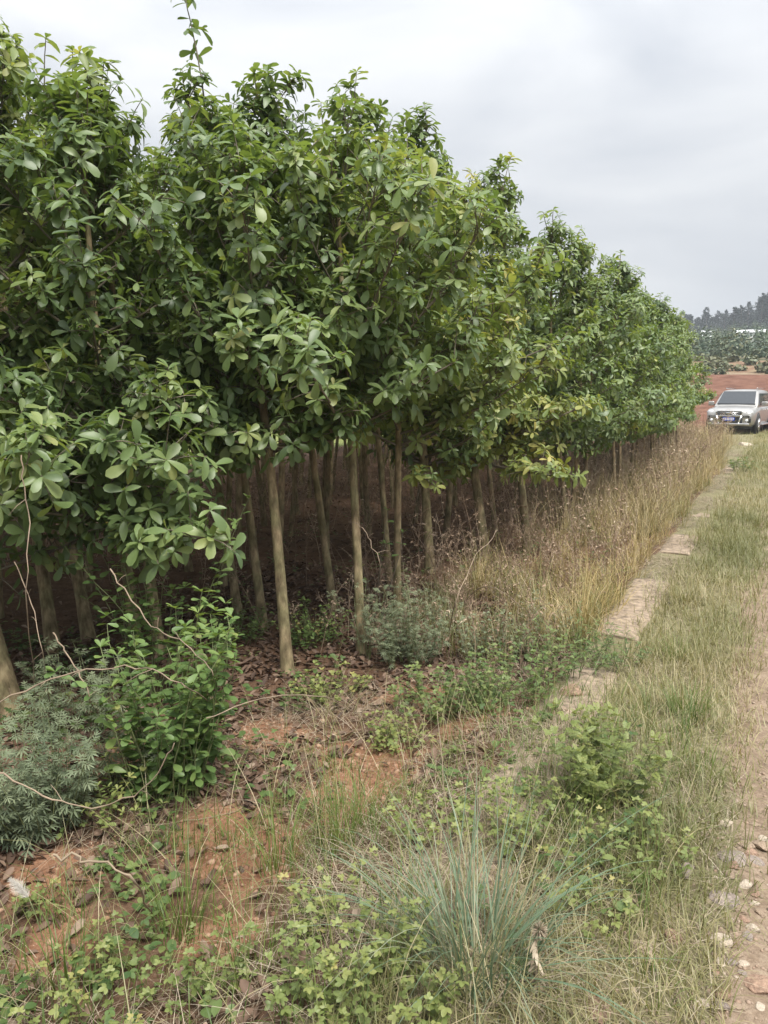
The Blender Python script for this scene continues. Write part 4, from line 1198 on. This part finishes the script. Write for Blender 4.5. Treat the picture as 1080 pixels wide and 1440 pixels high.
M['stone_pale'] = solid_mat('pale_stone', (.44, .37, .29), .9, var=.35, scale=9, spec=.2, bump=.5)
M['stone_grey'] = solid_mat('grey_stone', (.26, .215, .185), .9, var=.35, scale=9, spec=.2, bump=.5)
M['stone_red'] = solid_mat('red_stone', (.29, .195, .14), .9, var=.35, scale=9, spec=.2, bump=.5)
SM = {}
for mt_ in ('stone', 'stone_pale', 'stone_grey', 'stone_red'):
    for k in range(4):
        me = stone_me(10 + k + len(SM), 3); me.materials.append(M[mt_]); SM[(mt_, k)] = me
def stone(px_, py_, wpx, mt_, label, flat=1.0, group=None):
    p = gp(px_, py_); s_ = wpx / 1080 * depth_of(p)
    o = link('stone', SM[(mt_, random.randrange(4))]); o.location = p + Vector((0, 0, s_ * .05 * flat)); o.scale = (s_, s_, s_ * flat)
    o.rotation_euler = (random.uniform(-.2, .2), random.uniform(-.2, .2), random.uniform(0, 6.28))
    return tag(o, label, 'stone', group)
GS = 'stones on the dirt track'
for a in [(1034, 1209, 42, 'stone_grey', 'flat dark grey stone at the edge of the stony track', .5), (1021, 1165, 20, 'stone_pale', 'pale angular stone lying in grass above the flat grey stone', 1),
          (964, 1228, 36, 'stone_grey', 'rounded grey stone half sunk beside yellow weed', .9), (1014, 1325, 30, 'stone_pale', 'pale cream stone beside a small green tuft', .9),
          (988, 1412, 20, 'stone_pale', 'small pale stone on a dry stalk at the track rim', .9), (946, 1322, 30, 'stone_red', 'reddish stone in dead grass right of the tuft', .9),
          (1022, 1270, 44, 'stone_grey', 'broad brownish grey stone flush with the track', .45), (1068, 1192, 30, 'stone', 'angular tan stone beside the flat grey stone', .8),
          (1066, 1392, 46, 'stone_red', 'long reddish tan stone in the wheel track', .6), (1030, 1232, 22, 'stone', 'tan stone touching the flat grey stone', .8),
          (842, 1432, 40, 'stone_red', 'smooth orange stone in dead thatch', .7), (805, 975, 42, 'stone_red', 'reddish stone at the end of the concrete slab', .8),
          (1048, 627, 20, 'stone_pale', 'white stone on the grassy track in front of the car', .6), (780, 1000, 46, 'stone', 'broken concrete lump below the dark glossy weed', .6),
          (935, 1190, 24, 'stone', 'tan stone under yellow-green weed', .8), (905, 1345, 34, 'stone', 'dull tan stone in dry grass', .6)]:
    stone(*a)
for k in range(46):
    px_ = random.uniform(985, 1079); py_ = random.uniform(1150, 1438)
    if px_ < 1080 - (py_ - 1000) * .22: continue
    stone(px_, py_, random.uniform(12, 24), random.choice(('stone', 'stone', 'stone_pale', 'stone_red', 'stone_grey')), 'small stone loose in the gravel of the dirt track', random.uniform(.5, .9), GS)
def gravel():
    tp = []
    for k in range(5):
        bm = bmesh.new(); bmesh.ops.create_icosphere(bm, subdivisions=1, radius=.5)
        for v in bm.verts: v.co = v.co * (1 + .5 * mnoise.noise(v.co * 2.3 + Vector((k * 5, 0, 0)))); v.co.z *= .6
        bm.verts.ensure_lookup_table()
        tp.append((np.array([v.co[:] for v in bm.verts], np.float32), np.array([[v.index for v in f.verts] for f in bm.faces], np.int32))); bm.free()
    ac = Acc()
    for t_ in tp:
        Ms = []; R_ = []
        for k in range(3000):
            y = 1.6 + 9 * random.random() ** 1.8; x = random.gauss(.35, .33) if random.random() < .8 else random.uniform(-.5, 2.6)
            if x < -.35 and random.random() < .7: continue
            s_ = .004 + .018 * random.random() ** 3
            Ms.append(rotz(x, y, s_, height(x, y) + s_ * .05, None, random.uniform(-.4, .4))); R_.append(random.random())
        ac.copies(t_, Ms, R_)
    m, n, o = nodes_of('gravel'); at = n.nodes.new('ShaderNodeAttribute'); at.attribute_name = 'rnd'
    r = ramp(n, [(0, (.17, .13, .095)), (.4, (.27, .20, .145)), (.7, (.27, .185, .13)), (1, (.40, .33, .26))], at.outputs['Fac'])
    p = n.nodes.new('ShaderNodeBsdfPrincipled'); p.inputs['Roughness'].default_value = .9; n.links.new(r.outputs[0], p.inputs['Base Color']); n.links.new(p.outputs[0], o.inputs['Surface'])
    return tag(link('gravel', ac.mesh('gravel', False), None, m), 'loose gravel on the dirt wheel track', 'gravel', None, 'stuff')
gravel()
def clods():
    ac = Acc(); bm = bmesh.new(); bmesh.ops.create_icosphere(bm, subdivisions=1, radius=.5)
    for v in bm.verts: v.co = v.co * (1 + .6 * mnoise.noise(v.co * 2.1)); v.co.z *= .7
    tp = (np.array([v.co[:] for v in bm.verts], np.float32), np.array([[v.index for v in f.verts] for f in bm.faces], np.int32)); bm.free()
    Ms = []; R_ = []
    for k in range(9000):
        x = random.uniform(-2.6, -1.0); y = random.uniform(1.0, 4.0)
        if sum(sp(x, y, *q) for q in ORANGE) < random.uniform(.05, .9): continue
        s_ = .004 + .03 * random.random() ** 4
        Ms.append(rotz(x, y, s_, height(x, y) + s_ * .1, None, random.uniform(-.6, .6))); R_.append(random.random())
    ac.copies(tp, Ms, R_)
    m, n, o = nodes_of('soil_clod'); at = n.nodes.new('ShaderNodeAttribute'); at.attribute_name = 'rnd'
    r = ramp(n, [(0, (.13, .066, .04)), (.6, (.26, .145, .085)), (1, (.37, .24, .16))], at.outputs['Fac'])
    p = n.nodes.new('ShaderNodeBsdfPrincipled'); p.inputs['Roughness'].default_value = .95; n.links.new(r.outputs[0], p.inputs['Base Color']); n.links.new(p.outputs[0], o.inputs['Surface'])
    return tag(link('soil_clods', ac.mesh('soil_clods', False), None, m), 'crumbled orange soil clods on the bare bank', 'soil', None, 'stuff')
clods()

# ------------------------------------------------------------------ far hillside
def pine(seed, H=8.0, wide=1.9):
    rr = random.Random(seed); ac = Acc(); tr = Acc()
    tr.tube([(0, 0, -.4), (rr.gauss(0, .08), 0, H * .5), (rr.gauss(0, .12), 0, H * .97)], [.16, .1, .03], 6)
    Ms = []; R_ = []
    z = H * rr.uniform(.06, .2)
    while z < H:
        t = z / H; w = wide * min(1, (1 - t) * 1.9) ** .8 * rr.uniform(.45, 1.1) + .15
        for b in range(rr.randint(4, 6)):
            a = rr.uniform(0, 6.28); L = w * rr.uniform(.6, 1.1)
            for j in range(9):
                s_ = rr.uniform(.25, 1); c = Vector((math.cos(a) * L * s_, math.sin(a) * L * s_, z + rr.gauss(.1, .14) + .18 * s_ * L))
                v = Vector((math.cos(a) + rr.gauss(0, .6), math.sin(a) + rr.gauss(0, .6), rr.gauss(.3, .5)))
                Ms.append(frame(c, v, Vector((rr.gauss(0, .5), rr.gauss(0, .5), 1)), rr.uniform(.35, .6), rr.uniform(.4, .7))); R_.append(cl(rr.gauss(.5, .22)))
        z += rr.uniform(.35, .6)
    ac.copies(leaf_tpl((1, .8), (.35, .7), .6, .2, .2), Ms, R_)
    return tr.mesh('trunk'), ac.mesh('crown')
PV = [pine(k, 7.4 + k % 4 * .5, 2.1 + .4 * (k % 4)) for k in range(8)]
def put_pine(x, y, s_, label, group):
    tm, cm = random.choice(PV)
    r_ = thing('pine_tree', label, 'tree', gz(x, y), random.uniform(0, 6.28), group); r_.scale = (s_, s_, s_ * random.uniform(.9, 1.15))
    link('trunk', tm, r_, M['limb']); f = link('crown', cm, r_, M['pine']); f['kind'] = 'stuff'
for k in range(200):
    x = -62 + k * .45 + random.uniform(-.7, .7); y = 256 + random.uniform(-16, 16)
    put_pine(x, y, random.uniform(.6, .92), 'dark pine of the tree line along the far ridge', 'pines on the far ridge')
for k in range(34):
    x = random.uniform(-13.5, 14); y = random.uniform(225, 248)
    put_pine(x, y, random.uniform(.95, 1.15) * (1.0 if x > -9 else .85), 'taller dark pine of the dense clump rising above the ridge line', 'tall pine clump on the ridge')
def scrub():
    ac = Acc(); Ms = []; R_ = []
    def bush(x, y, w, h_, t):
        z = height(x, y)
        for j in range(80):
            v = Vector((random.gauss(0, 1), random.gauss(0, 1), random.gauss(0, 1))).normalized(); q = random.uniform(.55, 1)
            c = (x + v.x * w * q, y + v.y * w * q, z + h_ * .5 + v.z * h_ * .5 * q)
            Ms.append(frame(c, Vector((random.gauss(0, 1), random.gauss(0, 1), random.gauss(0, .6))), v + Vector((0, 0, .6)), random.uniform(.18, .42))); R_.append(cl(t + random.gauss(0, .13)))
    for k in range(760):
        y = 78 + 170 * random.random() ** 1.2; az = random.uniform(-.30, .16); x = az * y
        bush(x, y, random.uniform(.5, 1.5), random.uniform(.8, 2.6) * (1 + y / 300), random.gauss(.45, .2))
    for k in range(60):
        x = random.uniform(-22, 8); y = random.uniform(62, 76); bush(x, y, random.uniform(.25, .7), random.uniform(.3, .9), random.gauss(.75, .15))
    for k in range(70):                                     # beyond the plantation, on the open field
        x = random.uniform(-24, -14); y = random.uniform(2, 30); bush(x, y, random.uniform(.25, .8), random.uniform(.4, 1.2), random.gauss(.9, .1))
    ac.copies(leaf_tpl((1, .8), (.35, .7), .7, .2, .2), Ms, R_)
    return tag(link('hillside_scrub', ac.mesh('hillside_scrub'), None, M['scrub']), 'grey-green scrub covering the far hillside', 'scrub', None, 'stuff')
scrub()
M['render'] = solid_mat('white_render', (.74, .74, .72), .8, var=.08, scale=1.5)
M['roofw'] = solid_mat('pale_sheet_roof', (.78, .79, .80), .5, var=.06, scale=2)
M['dark'] = solid_mat('dark_opening', (.05, .05, .055), .4)
def house(px_, py_, Lh, Dh, Hh, label, pitch=.5):
    d = ray(px_, py_); hit = [t for t in np.arange(40, 300, .5) if (CAMP + d * t).z < height((CAMP + d * t).x, (CAMP + d * t).y)]
    q = CAMP + d * (hit[0] if hit else 205); p = gz(q.x, q.y); r_ = thing('farm_building', label, 'building', p + Vector((0, 0, -.2)), math.radians(random.uniform(-12, 12)), 'white buildings on the far hillside')
    w_ = bm_obj('wall', boxbm((0, 0, Hh / 2), (Lh, Dh, Hh)), M['render'], r_, False)
    bm = bmesh.new(); e = .25
    vs = [bm.verts.new(c) for c in ((-Lh / 2 - e, -Dh / 2 - e, Hh), (Lh / 2 + e, -Dh / 2 - e, Hh), (Lh / 2 + e, Dh / 2 + e, Hh), (-Lh / 2 - e, Dh / 2 + e, Hh), (-Lh / 2 - e, 0, Hh + pitch), (Lh / 2 + e, 0, Hh + pitch))]
    for f in ((0, 1, 5, 4), (3, 4, 5, 2), (0, 4, 3), (1, 2, 5), (0, 3, 2, 1)): bm.faces.new([vs[q] for q in f])
    bm_obj('roof', bm, M['roofw'], r_, False)
    nW = max(1, int(Lh / 1.8))
    for k in range(nW):
        x = -Lh / 2 + Lh * (k + .5) / nW
        wn = bm_obj('window' if k else 'door', boxbm((x, -Dh / 2 - .02, Hh * (.55 if k else .4)), (.7, .08, Hh * (.35 if k else .75))), M['dark'], r_, False)
    return r_
house(1053, 486, 4.4, 2.6, 2.3, 'low white building with pale roof in scrub on the far hillside')
house(994, 484, 1.7, 1.4, 1.7, 'tiny white hut beside the low white building')
house(1077, 462, 3.4, 2.4, 2.8, 'white house below the tall pine clump beside red soil')
house(996, 441, 2.4, 1.6, 1.2, 'small white shed showing among pines on the ridge')

# ------------------------------------------------------------------ hazy air
bm = boxbm((0, 0, 0), (1, 1, 1)); hz = bm_obj('haze', bm, None, None, False)
hz.location = (0, 700, 20); hz.scale = (5400, 6900, 52)
tag(hz, 'thin pale haze in the air over the whole place', 'haze', None, 'stuff')
m, n, o = nodes_of('haze_air')
pv = n.nodes.new('ShaderNodeVolumePrincipled'); pv.inputs['Color'].default_value = (.86, .92, 1, 1); pv.inputs['Density'].default_value = .0009; pv.inputs['Anisotropy'].default_value = .0
n.links.new(pv.outputs[0], o.inputs['Volume']); hz.data.materials.append(m)
